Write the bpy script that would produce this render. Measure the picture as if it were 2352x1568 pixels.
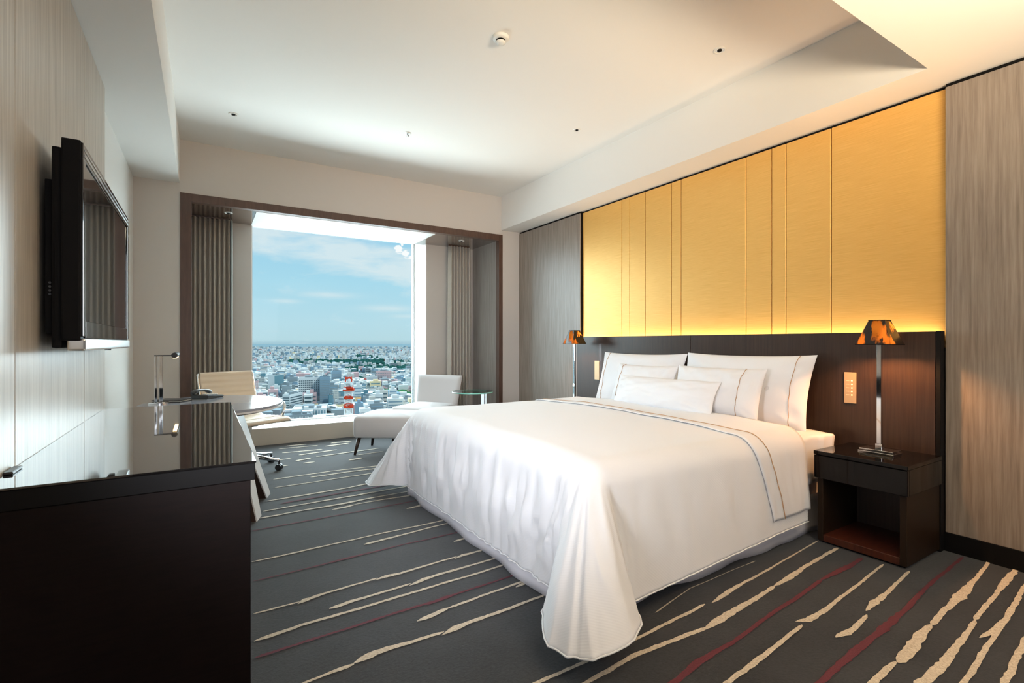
import bpy, bmesh, math, random
from mathutils import Vector, Matrix, noise
PI = math.pi
S = bpy.context.scene
COL = S.collection
for o in list(bpy.data.objects):
    bpy.data.objects.remove(o)
random.seed(7)

# ------------------------------------------------------------------ camera
CAM_H = 1.126
cam = bpy.data.cameras.new('camera')
co = bpy.data.objects.new('camera', cam); COL.objects.link(co)
co.location = (0, 0, CAM_H)
co.rotation_euler = (PI/2, 0, -math.radians(31.8))
cam.lens = 17.434; cam.sensor_width = 36; cam.shift_y = 3/2352
cam.clip_start = 0.02; cam.clip_end = 60000
S.camera = co

# ------------------------------------------------------------------ view
S.view_settings.view_transform = 'Standard'
S.view_settings.look = 'None'
S.view_settings.exposure = 0.0
S.view_settings.gamma = 1.0
S.view_settings.use_curve_mapping = False

# ------------------------------------------------------------------ world sky
def build_world():
    w = bpy.data.worlds.new('sky'); S.world = w; w.use_nodes = True
    nt = w.node_tree; N = nt.nodes; L = nt.links
    for n in list(N): N.remove(n)
    out = N.new('ShaderNodeOutputWorld'); bg = N.new('ShaderNodeBackground')
    tc = N.new('ShaderNodeTexCoord'); sep = N.new('ShaderNodeSeparateXYZ')
    L.new(tc.outputs['Generated'], sep.inputs[0])
    def M(op, a, b=None, c=None, clamp=False):
        n = N.new('ShaderNodeMath'); n.operation = op; n.use_clamp = clamp
        for i, v in enumerate((a, b, c)):
            if v is None: continue
            if isinstance(v, (int, float)): n.inputs[i].default_value = v
            else: L.new(v, n.inputs[i])
        return n.outputs[0]
    el = sep.outputs[2]
    az = M('ARCTAN2', sep.outputs[0], sep.outputs[1])
    ramp = N.new('ShaderNodeValToRGB'); L.new(M('MULTIPLY', M('ADD', el, 0.05), 1.6, None, True), ramp.inputs[0])
    cr = ramp.color_ramp
    stops = [(0.0, (.30, .42, .47)), (.079, (.40, .60, .69)), (.090, (.50, .72, .79)), (.14, (.50, .74, .83)),
             (.26, (.42, .72, .86)), (.42, (.33, .64, .84)), (.62, (.22, .48, .72)), (1.0, (.14, .33, .60))]
    cr.elements[0].position = 0; cr.elements[0].color = (*stops[0][1], 1)
    cr.elements[1].position = 1; cr.elements[1].color = (*stops[-1][1], 1)
    for p, c in stops[1:-1]:
        e = cr.elements.new(p); e.color = (*c, 1)
    comb = N.new('ShaderNodeCombineXYZ')
    L.new(M('MULTIPLY', az, 9), comb.inputs[0]); L.new(M('MULTIPLY', el, 30), comb.inputs[1])
    nz = N.new('ShaderNodeTexNoise'); nz.inputs['Scale'].default_value = 1.15
    nz.inputs['Detail'].default_value = 7; nz.inputs['Roughness'].default_value = .58
    nz.inputs['Distortion'].default_value = .3
    L.new(comb.outputs[0], nz.inputs['Vector'])
    nv = nz.outputs[0]
    # broad wispy bank, tilting down with azimuth, plus fair weather cloud higher up
    ctr = M('SUBTRACT', 0.208, M('MULTIPLY', az, 0.17))
    d = M('DIVIDE', M('SUBTRACT', el, ctr), 0.036)
    bank = M('EXPONENT', M('MULTIPLY', M('MULTIPLY', d, d), -1))
    def blob(a, e, ra, re, k):
        x = M('DIVIDE', M('SUBTRACT', az, a), ra); y = M('DIVIDE', M('SUBTRACT', el, e), re)
        return M('MULTIPLY', M('EXPONENT', M('MULTIPLY', M('ADD', M('MULTIPLY', x, x), M('MULTIPLY', y, y)), -1)), k)
    dens = M('MULTIPLY', M('SUBTRACT', M('ADD', M('MULTIPLY', bank, .42), nv), .58), 3.0, None, True)
    for b in ((.205, .0905, .045, .006, 1.5), (.126, .0763, .025, .004, 1.2), (.31, .067, .05, .006, 1.2), (.345, .052, .03, .004, 1.0)):
        g = blob(*b)
        dens = M('MAXIMUM', dens, M('MULTIPLY', g, nv, None, True))
    hi = M('MULTIPLY', M('MULTIPLY', M('SUBTRACT', nv, .5), 3.5, None, True), M('MULTIPLY', M('SUBTRACT', el, .18), 6, None, True))
    dens = M('MAXIMUM', dens, M('MULTIPLY', hi, .8))
    nz2 = N.new('ShaderNodeTexNoise'); nz2.inputs['Scale'].default_value = 7; nz2.inputs['Detail'].default_value = 4; L.new(comb.outputs[0], nz2.inputs['Vector'])
    cum = M('MAXIMUM', M('MAXIMUM', blob(.331, .181, .0085, .0105, 1.9), blob(.343, .173, .009, .008, 1.9)), M('MAXIMUM', blob(.357, .167, .010, .0055, 1.8), blob(.337, .189, .004, .005, 1.7)))
    cum = M('ADD', M('MULTIPLY', cum, .5), M('MULTIPLY', M('SUBTRACT', nz2.outputs[0], .5), 1.5))
    cum = M('MULTIPLY', M('SUBTRACT', cum, .42), 5, None, True)
    mx = N.new('ShaderNodeMix'); mx.data_type = 'RGBA'
    L.new(M('MULTIPLY', dens, .78), mx.inputs[0]); L.new(ramp.outputs[0], mx.inputs[6]); mx.inputs[7].default_value = (.78, .86, .88, 1)
    mx2 = N.new('ShaderNodeMix'); mx2.data_type = 'RGBA'
    L.new(cum, mx2.inputs[0]); L.new(mx.outputs[2], mx2.inputs[6]); mx2.inputs[7].default_value = (1, 1, 1, 1)
    L.new(mx2.outputs[2], bg.inputs[0]); bg.inputs[1].default_value = 1.0
    L.new(bg.outputs[0], out.inputs[0])
build_world()

# ------------------------------------------------------------------ suns and added fill lights
def add_sun(name, travel, energy, angle, color):
    l = bpy.data.lights.new(name, 'SUN'); l.energy = energy; l.angle = math.radians(angle); l.color = color
    o = bpy.data.objects.new(name, l); COL.objects.link(o)
    o.rotation_euler = Vector(travel).to_track_quat('-Z', 'Y').to_euler()
    return o
def add_area(name, loc, travel, sx, sy, energy, color, spread=180):
    l = bpy.data.lights.new(name, 'AREA'); l.shape = 'RECTANGLE'; l.size = sx; l.size_y = sy
    l.energy = energy; l.color = color; l.spread = math.radians(spread)
    o = bpy.data.objects.new(name, l); COL.objects.link(o); o.location = loc
    o.rotation_euler = Vector(travel).to_track_quat('-Z', 'Y').to_euler()
    return o
# broad daylight off the bright sky and the bright hazy ground in front of the window
SKY_SUN = add_sun('sky_daylight', (-.12, -1, -.08), 24.0, 112, (.80, .95, 1.0))
GROUND_SUN = add_sun('ground_bounce_daylight', (-.05, -1, .40), 8.0, 60, (.86, .97, 1.0))
CITY_SUN = add_sun('city_sun', (-.35, .8, -.62), 1.7, 2, (1, .97, .9))
# unseen fill lights added out of view to brighten ceiling, bed and walls
CEIL_FILL = add_area('added_ceiling_fill', (1.6, -.8, 1.7), (.25, .75, 1), 1.6, .5, 92, (1, .82, .58), 112)
FILL = add_area('added_bed_foot_fill', (-.40, .95, 1.12), (1, .95, -.02), .6, .6, 24, (.88, .92, 1), 82)
BACK = add_area('added_back_fill', (.9, -2.1, 1.75), (.35, 1, -.12), 1.8, 1.2, 15, (.93, .94, 1), 130)

# ------------------------------------------------------------------ helpers
def link(o): COL.objects.link(o); return o
def new_bm(): return bmesh.new()
def box(bm, x0, x1, y0, y1, z0, z1, bev=0, seg=2, mi=0, rot=None, pivot=None):
    r = bmesh.ops.create_cube(bm, size=1)
    vs = r['verts']
    bmesh.ops.scale(bm, vec=(abs(x1-x0), abs(y1-y0), abs(z1-z0)), verts=vs)
    bmesh.ops.translate(bm, vec=((x0+x1)/2, (y0+y1)/2, (z0+z1)/2), verts=vs)
    fs = list({f for v in vs for f in v.link_faces})
    for f in fs: f.material_index = mi
    if bev > 0:
        es = list({e for v in vs for e in v.link_edges})
        res = bmesh.ops.bevel(bm, geom=es, offset=bev, segments=seg, profile=.7, affect='EDGES')
        vs = list({v for f in res['faces'] for v in f.verts} | {v for v in vs if v.is_valid})
        for f in {f for v in vs for f in v.link_faces}: f.material_index = mi
    if rot is not None:
        bmesh.ops.rotate(bm, cent=pivot or (0, 0, 0), matrix=rot, verts=vs)
    return vs
def cyl(bm, p0, p1, r0, r1=None, n=20, cap=True, mi=0):
    r1 = r0 if r1 is None else r1
    p0 = Vector(p0); p1 = Vector(p1); d = p1-p0
    r = bmesh.ops.create_cone(bm, cap_ends=cap, segments=n, radius1=r0, radius2=r1, depth=d.length)
    q = d.to_track_quat('Z', 'Y').to_matrix().to_4x4()
    bmesh.ops.transform(bm, matrix=Matrix.Translation((p0+p1)/2) @ q, verts=r['verts'])
    for v in r['verts']:
        for f in v.link_faces: f.material_index = mi
    return r['verts']
def lathe(bm, prof, c=(0, 0, 0), n=28, mi=0):
    rings = []
    for (r, z) in prof:
        if r < 1e-5: rings.append([bm.verts.new((c[0], c[1], c[2]+z))])
        else: rings.append([bm.verts.new((c[0]+r*math.cos(2*PI*k/n), c[1]+r*math.sin(2*PI*k/n), c[2]+z)) for k in range(n)])
    for a, b in zip(rings, rings[1:]):
        for k in range(n):
            k2 = (k+1) % n
            if len(a) == 1 and len(b) == 1: continue
            if len(a) == 1: f = bm.faces.new((a[0], b[k2], b[k]))
            elif len(b) == 1: f = bm.faces.new((a[k], a[k2], b[0]))
            else: f = bm.faces.new((a[k], a[k2], b[k2], b[k]))
            f.material_index = mi
def tube(bm, pts, r, n=8, closed=False, mi=0):
    pts = [Vector(p) for p in pts]; rings = []
    m = len(pts); up = Vector((0, 0, 1))
    for i, p in enumerate(pts):
        a = pts[i-1] if (i > 0 or closed) else p; b = pts[(i+1) % m] if (i < m-1 or closed) else p
        t = (b-a).normalized()
        s = t.cross(up)
        if s.length < .05: s = t.cross(Vector((1, 0, 0)))
        s.normalize(); u = s.cross(t)
        rr = r[i] if isinstance(r, (list, tuple)) else r
        rings.append([bm.verts.new(p + (s*math.cos(2*PI*k/n)+u*math.sin(2*PI*k/n))*rr) for k in range(n)])
    rng = range(m if closed else m-1)
    for i in rng:
        a = rings[i]; b = rings[(i+1) % m]
        for k in range(n):
            f = bm.faces.new((a[k], a[(k+1) % n], b[(k+1) % n], b[k])); f.material_index = mi
    if not closed:
        bm.faces.new(rings[0][::-1]); bm.faces.new(rings[-1])
def prism(bm, poly, z0, z1, mi=0):
    a = [bm.verts.new((x, y, z0)) for x, y in poly]; b = [bm.verts.new((x, y, z1)) for x, y in poly]
    n = len(poly)
    bm.faces.new(a[::-1]).material_index = mi; bm.faces.new(b).material_index = mi
    for i in range(n):
        bm.faces.new((a[i], a[(i+1) % n], b[(i+1) % n], b[i])).material_index = mi
def grid(bm, fn, nu, nv, mi=0):
    vs = [[bm.verts.new(fn(i/nu, j/nv)) for j in range(nv+1)] for i in range(nu+1)]
    for i in range(nu):
        for j in range(nv):
            f = bm.faces.new((vs[i][j], vs[i+1][j], vs[i+1][j+1], vs[i][j+1])); f.material_index = mi
    return vs
def obj(name, bm, mats, parent=None, smooth=False, kind=None, **mods):
    bmesh.ops.recalc_face_normals(bm, faces=bm.faces)
    me = bpy.data.meshes.new(name); bm.to_mesh(me); bm.free()
    for m in (mats if isinstance(mats, (list, tuple)) else [mats]): me.materials.append(m)
    if smooth:
        for p in me.polygons: p.use_smooth = True
        if smooth == 'auto':
            me.set_sharp_from_angle(angle=math.radians(38))
    o = link(bpy.data.objects.new(name, me))
    if parent is not None: o.parent = parent
    if kind: o['kind'] = kind
    if mods.get('solid'):
        s = o.modifiers.new('solid', 'SOLIDIFY'); s.thickness = mods['solid']; s.offset = mods.get('off', -1)
    if mods.get('sub'):
        s = o.modifiers.new('sub', 'SUBSURF'); s.levels = s.render_levels = mods['sub']
    return o
def thing(name, label, cat, loc=(0, 0, 0), rz=0, group=None):
    o = link(bpy.data.objects.new(name, None)); o.location = loc; o.rotation_euler = (0, 0, rz)
    o.empty_display_size = .1
    o['label'] = label; o['category'] = cat
    if group: o['group'] = group
    return o
def tag(o, label, cat, group=None):
    o['label'] = label; o['category'] = cat
    if group: o['group'] = group
    return o
def struct(name, bm, mats, parent=None, label=None, smooth=False):
    o = obj(name, bm, mats, parent, smooth)
    if parent is None:
        o['kind'] = 'structure'
        o['category'] = name.split('_')[0]
        if label: o['label'] = label
    return o
def dup(root, loc, rz, label, group=None):
    r = root.copy(); link(r); r.location = loc; r.rotation_euler = (0, 0, rz); r['label'] = label
    if group: r['group'] = group
    for ch in list(root.children):
        c = ch.copy(); link(c); c.parent = r
        for g in list(ch.children):
            d = g.copy(); link(d); d.parent = c
    return r

# ------------------------------------------------------------------ materials
MATS = {}
def mat(name, color, rough=.5, metal=0, spec=.5, coat=0, coat_rough=.03, emit=None, estr=0, trans=0, sheen=0, ior=None, alpha=None):
    if name in MATS: return MATS[name]
    m = bpy.data.materials.new(name); m.use_nodes = True
    b = m.node_tree.nodes['Principled BSDF']
    b.inputs['Base Color'].default_value = (*color, 1); b.inputs['Roughness'].default_value = rough
    b.inputs['Metallic'].default_value = metal; b.inputs['Specular IOR Level'].default_value = spec
    b.inputs['Coat Weight'].default_value = coat; b.inputs['Coat Roughness'].default_value = coat_rough
    b.inputs['Transmission Weight'].default_value = trans; b.inputs['Sheen Weight'].default_value = sheen
    if ior: b.inputs['IOR'].default_value = ior
    if emit: b.inputs['Emission Color'].default_value = (*emit, 1); b.inputs['Emission Strength'].default_value = estr
    MATS[name] = m; return m
def texture(m, scale=(1, 1, 1), nscale=5, detail=4, c1=None, c2=None, bump=0, bdist=.01, lo=.3, hi=.7, wave=None, rough_var=None):
    nt = m.node_tree; N = nt.nodes; L = nt.links; b = N['Principled BSDF']
    tc = N.new('ShaderNodeTexCoord'); mp = N.new('ShaderNodeMapping'); mp.inputs['Scale'].default_value = scale
    L.new(tc.outputs['Object'], mp.inputs[0])
    if wave:
        nz = N.new('ShaderNodeTexWave'); nz.bands_direction = wave; nz.inputs['Scale'].default_value = nscale
        nz.inputs['Distortion'].default_value = .3; fac = nz.outputs['Fac']
    else:
        nz = N.new('ShaderNodeTexNoise'); nz.inputs['Scale'].default_value = nscale; nz.inputs['Detail'].default_value = detail
        nz.inputs['Roughness'].default_value = .6; fac = nz.outputs[0]
    L.new(mp.outputs[0], nz.inputs['Vector'])
    if c1:
        rp = N.new('ShaderNodeValToRGB'); rp.color_ramp.elements[0].position = lo; rp.color_ramp.elements[1].position = hi
        rp.color_ramp.elements[0].color = (*c1, 1); rp.color_ramp.elements[1].color = (*c2, 1)
        L.new(fac, rp.inputs[0]); L.new(rp.outputs[0], b.inputs['Base Color'])
    if bump:
        bp = N.new('ShaderNodeBump'); bp.inputs['Strength'].default_value = bump; bp.inputs['Distance'].default_value = bdist
        L.new(fac, bp.inputs['Height']); L.new(bp.outputs[0], b.inputs['Normal'])
    return m
M_ceiling = texture(mat('ceiling_paint', (.78, .76, .72), .9), nscale=300, bump=.05, bdist=.001)
M_wall = texture(mat('grey_wallcovering', (.60, .555, .51), .75), nscale=260, bump=.12, bdist=.001)
M_white_wall = texture(mat('white_wall_paint', (.78, .78, .75), .45), nscale=260, bump=.05, bdist=.001)
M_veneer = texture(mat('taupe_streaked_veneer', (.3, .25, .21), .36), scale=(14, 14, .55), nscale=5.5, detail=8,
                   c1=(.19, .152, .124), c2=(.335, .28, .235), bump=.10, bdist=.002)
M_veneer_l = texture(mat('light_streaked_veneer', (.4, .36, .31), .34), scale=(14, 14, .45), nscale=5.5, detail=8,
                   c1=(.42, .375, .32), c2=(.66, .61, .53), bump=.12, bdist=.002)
M_dark_wood = texture(mat('dark_brown_veneer', (.05, .03, .02), .38), scale=(18, 18, .6), nscale=5, detail=7,
                   c1=(.018, .011, .008), c2=(.034, .022, .016), bump=.08, bdist=.001)
M_headboard = texture(mat('dark_headboard_veneer', (.05, .03, .02), .34), scale=(18, 18, .6), nscale=5, detail=7,
                   c1=(.026, .014, .010), c2=(.050, .028, .019), bump=.08, bdist=.001)
M_frame = texture(mat('walnut_window_frame', (.09, .045, .03), .35), scale=(8, 8, 1), nscale=6, detail=6,
                   c1=(.075, .038, .026), c2=(.12, .065, .044), bump=.05, bdist=.001)
M_soffit = mat('polished_walnut_soffit', (.085, .045, .03), .12, coat=1, coat_rough=.06)
M_reveal = texture(mat('satin_reveal_veneer', (.2, .17, .15), .28), scale=(14, 14, .5), nscale=5, detail=6,
                   c1=(.24, .21, .19), c2=(.36, .325, .295))
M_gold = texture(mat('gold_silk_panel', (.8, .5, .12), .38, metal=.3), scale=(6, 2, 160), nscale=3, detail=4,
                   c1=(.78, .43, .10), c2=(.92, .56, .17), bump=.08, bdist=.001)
M_black = mat('black_shadow_gap', (.005, .0045, .0045), .6, spec=.15)
M_lacquer = mat('black_lacquer', (.006, .005, .005), .04, coat=1, coat_rough=.02, ior=1.9)
M_cred = texture(mat('espresso_veneer', (.012, .007, .006), .6, spec=.15), scale=(1, 1, 12), nscale=9, c1=(.004, .0022, .002), c2=(.008, .004, .0035))
M_ns = mat('nightstand_black_lacquer', (.004, .0035, .0035), .06, spec=.25)
M_chrome = mat('polished_chrome', (.82, .83, .85), .06, metal=1)
M_brushed = mat('brushed_aluminium', (.62, .63, .64), .25, metal=1)
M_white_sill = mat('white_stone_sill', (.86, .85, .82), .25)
M_beige_riser = mat('beige_sill_riser', (.56, .50, .42), .5)
M_curtain = texture(mat('grey_taupe_curtain', (.36, .32, .27), .85, sheen=.3), nscale=300, c1=(.42, .38, .32), c2=(.50, .455, .395))
M_sheer = mat('sheer_curtain_edge', (.55, .62, .62), .9)
M_linen = texture(mat('white_cotton', (.80, .80, .815), .8, sheen=.2), nscale=500, bump=.05, bdist=.0005)
M_duvet = texture(mat('white_damask_duvet', (.80, .80, .815), .78, sheen=.25), nscale=42, wave='DIAGONAL', bump=.14, bdist=.001)
M_piping = mat('tan_piping', (.50, .30, .17), .8)
M_skirt = texture(mat('white_bed_skirt', (.74, .73, .78), .85), nscale=300, bump=.05, bdist=.001)
M_tvblack = mat('tv_gloss_black', (.006, .006, .007), .09, coat=1, coat_rough=.03)
M_tvmatte = mat('tv_matte_black', (.005, .005, .006), .7, spec=.2)
M_screen = mat('tv_screen_glass', (.012, .014, .016), .07, coat=1, coat_rough=.02)
M_silver = mat('tv_silver', (.75, .77, .78), .22, metal=.8)
M_cream = texture(mat('cream_leather', (.80, .66, .50), .5), nscale=220, bump=.08, bdist=.001)
M_upholst = texture(mat('pale_grey_upholstery', (.58, .55, .54), .8, sheen=.3), nscale=400, bump=.12, bdist=.001)
M_upholst_edge = mat('tan_upholstery_side', (.33, .24, .19), .8)
M_leg = mat('dark_walnut_leg', (.035, .018, .012), .35)
M_desk_top = mat('desk_polished_top', (.30, .32, .37), .16)
M_desk_white = mat('white_lacquer', (.86, .86, .85), .25)
M_desk_leg = mat('dark_leg_edge', (.05, .03, .022), .4)
M_plastic = mat('dark_plastic', (.02, .02, .022), .35)
M_phone = mat('graphite_phone_plastic', (.05, .055, .06), .3)
M_plate = mat('champagne_switch_plate', (.62, .45, .27), .35, metal=.4)
M_plate_txt = mat('pale_switch_print', (.85, .7, .5), .5)
M_led = mat('switch_led', (1, .7, .4), .5, emit=(1, .55, .25), estr=2.5)
M_white_plastic = mat('white_plastic', (.75, .74, .70), .4)
M_bulb = mat('warm_bulb', (1, .8, .5), .5, emit=(1, .62, .28), estr=14)
M_lamp_glow = mat('desk_lamp_tube', (1, .8, .5), .5, emit=(1, .70, .35), estr=6)
M_ns_inner = texture(mat('reddish_brown_veneer', (.10, .03, .015), .35), scale=(1, 12, 1), nscale=6, c1=(.045, .012, .006), c2=(.08, .022, .011))
M_ns_post = mat('nightstand_edge_veneer', (.018, .010, .005), .45, spec=.25)
M_red_grey = mat('emblem_grey', (.60, .59, .61), .8)
def glass_mat(name, tint, ior=1.45):
    m = bpy.data.materials.new(name); m.use_nodes = True; nt = m.node_tree; N = nt.nodes; L = nt.links
    for n in list(N): N.remove(n)
    out = N.new('ShaderNodeOutputMaterial'); t = N.new('ShaderNodeBsdfTransparent'); g = N.new('ShaderNodeBsdfGlossy')
    t.inputs[0].default_value = (*tint, 1); g.inputs['Roughness'].default_value = .02
    fr = N.new('ShaderNodeFresnel'); fr.inputs[0].default_value = ior
    mx = N.new('ShaderNodeMixShader'); L.new(fr.outputs[0], mx.inputs[0]); L.new(t.outputs[0], mx.inputs[1]); L.new(g.outputs[0], mx.inputs[2])
    L.new(mx.outputs[0], out.inputs[0]); return m
M_glass = glass_mat('window_glass', (.97, .99, .99), 1.12)
M_table_glass = glass_mat('side_table_glass', (.80, .92, .89))
M_glass_edge = mat('green_glass_edge', (.25, .62, .52), .1, spec=.8)
def shade_mat():
    m = bpy.data.materials.new('streaked_dark_shade'); m.use_nodes = True; nt = m.node_tree; N = nt.nodes; L = nt.links
    for n in list(N): N.remove(n)
    out = N.new('ShaderNodeOutputMaterial')
    tc = N.new('ShaderNodeTexCoord'); mp = N.new('ShaderNodeMapping'); mp.inputs['Scale'].default_value = (26, 26, 6)
    nz = N.new('ShaderNodeTexNoise'); nz.inputs['Scale'].default_value = 1.0; nz.inputs['Detail'].default_value = 5; nz.inputs['Distortion'].default_value = .4
    L.new(tc.outputs['Object'], mp.inputs[0]); L.new(mp.outputs[0], nz.inputs['Vector'])
    rp = N.new('ShaderNodeValToRGB'); rp.color_ramp.elements[0].position = .50; rp.color_ramp.elements[1].position = .585
    rp.color_ramp.elements[0].color = (0, 0, 0, 1); rp.color_ramp.elements[1].color = (1, 1, 1, 1)
    L.new(nz.outputs[0], rp.inputs[0])
    dk = N.new('ShaderNodeBsdfPrincipled'); dk.inputs['Base Color'].default_value = (.012, .008, .006, 1); dk.inputs['Roughness'].default_value = .3
    tr = N.new('ShaderNodeBsdfTranslucent'); tr.inputs[0].default_value = (.42, .28, .13, 1)
    mx = N.new('ShaderNodeMixShader'); L.new(rp.outputs[0], mx.inputs[0]); L.new(dk.outputs[0], mx.inputs[1]); L.new(tr.outputs[0], mx.inputs[2])
    L.new(mx.outputs[0], out.inputs[0]); return m
M_shade = shade_mat()
def carpet_mat():
    m = mat('grey_brown_carpet', (.05, .045, .045), .95, sheen=.35)
    nt = m.node_tree; N = nt.nodes; L = nt.links; b = N['Principled BSDF']
    tc = N.new('ShaderNodeTexCoord')
    n1 = N.new('ShaderNodeTexNoise'); n1.inputs['Scale'].default_value = 85; n1.inputs['Detail'].default_value = 6; n1.inputs['Roughness'].default_value = .8
    n2 = N.new('ShaderNodeTexNoise'); n2.inputs['Scale'].default_value = 3.5; n2.inputs['Detail'].default_value = 3
    for n in (n1, n2): L.new(tc.outputs['Object'], n.inputs['Vector'])
    ad = N.new('ShaderNodeMath'); ad.operation = 'MULTIPLY_ADD'; ad.inputs[1].default_value = .65
    L.new(n1.outputs[0], ad.inputs[0])
    m2 = N.new('ShaderNodeMath'); m2.operation = 'MULTIPLY'; m2.inputs[1].default_value = .35; L.new(n2.outputs[0], m2.inputs[0]); L.new(m2.outputs[0], ad.inputs[2])
    rp = N.new('ShaderNodeValToRGB'); rp.color_ramp.elements[0].position = .38; rp.color_ramp.elements[1].position = .62
    rp.color_ramp.elements[0].color = (.004, .0045, .006, 1); rp.color_ramp.elements[1].color = (.024, .026, .030, 1)
    L.new(ad.outputs[0], rp.inputs[0]); L.new(rp.outputs[0], b.inputs['Base Color'])
    bp = N.new('ShaderNodeBump'); bp.inputs['Strength'].default_value = .6; bp.inputs['Distance'].default_value = .004
    L.new(n1.outputs[0], bp.inputs['Height']); L.new(bp.outputs[0], b.inputs['Normal'])
    return m
M_carpet = carpet_mat(); M_carpet.node_tree.nodes['Principled BSDF'].inputs['Sheen Weight'].default_value = .16
M_stripe_c = texture(mat('cream_carpet_yarn', (.55, .47, .36), .9), nscale=150, c1=(.40, .33, .25), c2=(.68, .60, .48), bump=.5, bdist=.003)
M_stripe_r = texture(mat('burgundy_carpet_yarn', (.12, .02, .03), .9), nscale=300, c1=(.075, .012, .020), c2=(.14, .026, .040), bump=.5, bdist=.003)

# ------------------------------------------------------------------ room shell
XW = 3.42      # right wall face
XL = -.525     # left wall face
YW = 5.35      # window wall face
ZC = 2.95      # raised ceiling
ZS = 2.535     # right soffit underside
ZSL = 2.56     # left soffit underside
YB = -2.6      # back of the room
T = .2
def sbox(name, *a, m=M_wall, **k):
    bm = new_bm(); box(bm, *a); return struct(name, bm, m, **k)
floor = sbox('floor', XL-T, XW+T+.1, YB-T, 6.06, -.12, 0, m=M_carpet, label='dark grey-brown carpet with cream and burgundy streaks')
sbox('ceiling', -.19, 3.16, 1.04, YW, ZC, ZC+T, m=M_ceiling, label='raised white ceiling tray above the bed')
sbox('ceiling_soffit_right', 3.16, XW+.25, YB-T, YW, ZS, ZC+T, m=M_ceiling, label='lowered ceiling band above the gold panels')
sbox('ceiling_soffit_left', XL-T, -.19, YB-T, YW, ZSL, ZC+T, m=M_ceiling, label='lowered ceiling band above the television wall')
sbox('ceiling_low', -.19, 3.16, YB-T, 1.04, ZS, ZC+T, m=M_ceiling, label='low ceiling nearest the camera')
sbox('wall_left', XL-T, XL, YB-T, 6.6, -.12, ZC+T, m=M_white_wall, label='pale wall beside the window')
sbox('wall_back', XL-T, XW+.3, YB-T, YB, -.12, ZC+T, m=M_dark_wood, label='wall behind the camera')
sbox('wall_right', XW+.05, XW+.3, YB, 6.75, -.12, ZC+T, m=M_dark_wood, label='wall behind the bed')
# window wall with the deep recess
bm = new_bm()
box(bm, XL, -.185, YW, 6.07, 0, ZC+T)
box(bm, 3.17, XW+.3, YW, 6.07, 0, ZC+T)
box(bm, -.185, 3.17, YW, 6.07, 2.475, ZC+T)
struct('wall_window', bm, M_wall, label='grey papered wall around the window recess')
bm = new_bm()
ZH = 2.50
box(bm, XL-T, .43, 6.07, 6.62, -.12, ZC+T)
box(bm, 2.455, XW+.3, 6.07, 6.62, -.12, ZC+T)
box(bm, .43, 2.455, 6.12, 6.62, ZH, ZC+T)
box(bm, .43, 2.455, 6.075, 6.62, -.12, .17)
struct('wall_outer', bm, M_wall, label='back wall of the window recess')
# window: frame members, sill, white jamb and head, glass
win = new_bm()
box(win, .43, 2.455, 6.07, 6.5, .17, .187)
w1 = struct('window_1', win, M_white_sill, label='tall square window overlooking the city')
bm = new_bm(); box(bm, .43, 2.455, 6.062, 6.075, .0, .185, .003); struct('sill_riser', bm, M_beige_riser, w1)
bm = new_bm(); box(bm, .43, .442, 6.072, 6.5, .187, ZH); struct('jamb', bm, M_white_sill, w1)
bm = new_bm(); box(bm, 2.443, 2.455, 6.072, 6.5, .187, ZH); struct('jamb', bm, M_white_sill, w1)
bm = new_bm(); box(bm, .43, 2.455, 6.12, 6.5, ZH-.01, ZH+.002); struct('head', bm, M_white_sill, w1)
bm = new_bm()
for a in ((.442, .456, 6.48, 6.53, .187, ZH-.01), (2.429, 2.443, 6.48, 6.53, .187, ZH-.01), (.442, 2.443, 6.48, 6.53, ZH-.022, ZH-.01), (.442, 2.443, 6.48, 6.53, .187, .2)):
    box(bm, *a)
struct('window_frame', bm, M_brushed, w1)
bm = new_bm(); box(bm, .456, 2.429, 6.5, 6.508, .2, ZH-.022); struct('window_pane', bm, M_glass, w1)
# walnut portal frame round the recess
fr = new_bm()
box(fr, -.185, -.10, YW-.012, YW+.06, 0, 2.475)
pf = struct('trim_1', fr, M_frame, label='dark walnut portal frame around the window recess')
bm = new_bm(); box(bm, 3.12, 3.172, YW-.012, YW+.06, 0, 2.475); struct('frame_upright', bm, M_frame, pf)
bm = new_bm(); box(bm, -.10, 3.12, YW-.012, YW+.06, 2.402, 2.475); struct('frame_header', bm, M_frame, pf)
bm = new_bm(); box(bm, -.185, 3.17, YW+.06, 6.12, 2.405, 2.475); struct('recess_soffit', bm, M_soffit, pf)
bm = new_bm(); box(bm, .43, 2.30, YW+.062, 6.12, 2.399, 2.4048); struct('window_reflection_panel', bm, M_white_sill, pf)  # added pale panel imitating the bright window's reflection in the soffit
bm = new_bm(); box(bm, 3.125, 3.172, YW+.06, 6.07, 0, 2.405); struct('reveal_panel', bm, M_reveal, pf)
bm = new_bm(); box(bm, -.185, -.13, YW+.06, 6.07, 0, 2.405); struct('reveal_panel', bm, M_reveal, pf)

# left wall cladding: veneer panels, each a piece
lp = new_bm(); box(lp, XL, -.492, -1.9, 3.56, 0, ZSL-.002)
lpo = struct('wall_left_cladding', lp, M_black, label='light streaked veneer cladding behind the television')
for a, b in ((-1.9, -.02), (-.02, 1.0), (1.0, 2.015), (2.015, 3.005), (3.005, 3.57)):
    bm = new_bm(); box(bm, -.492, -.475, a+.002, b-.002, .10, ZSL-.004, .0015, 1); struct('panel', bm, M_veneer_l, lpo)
bm = new_bm(); box(bm, -.49, -.4755, -1.9, 3.565, 0, .10); struct('baseboard_left', bm, M_black, lpo)
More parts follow.
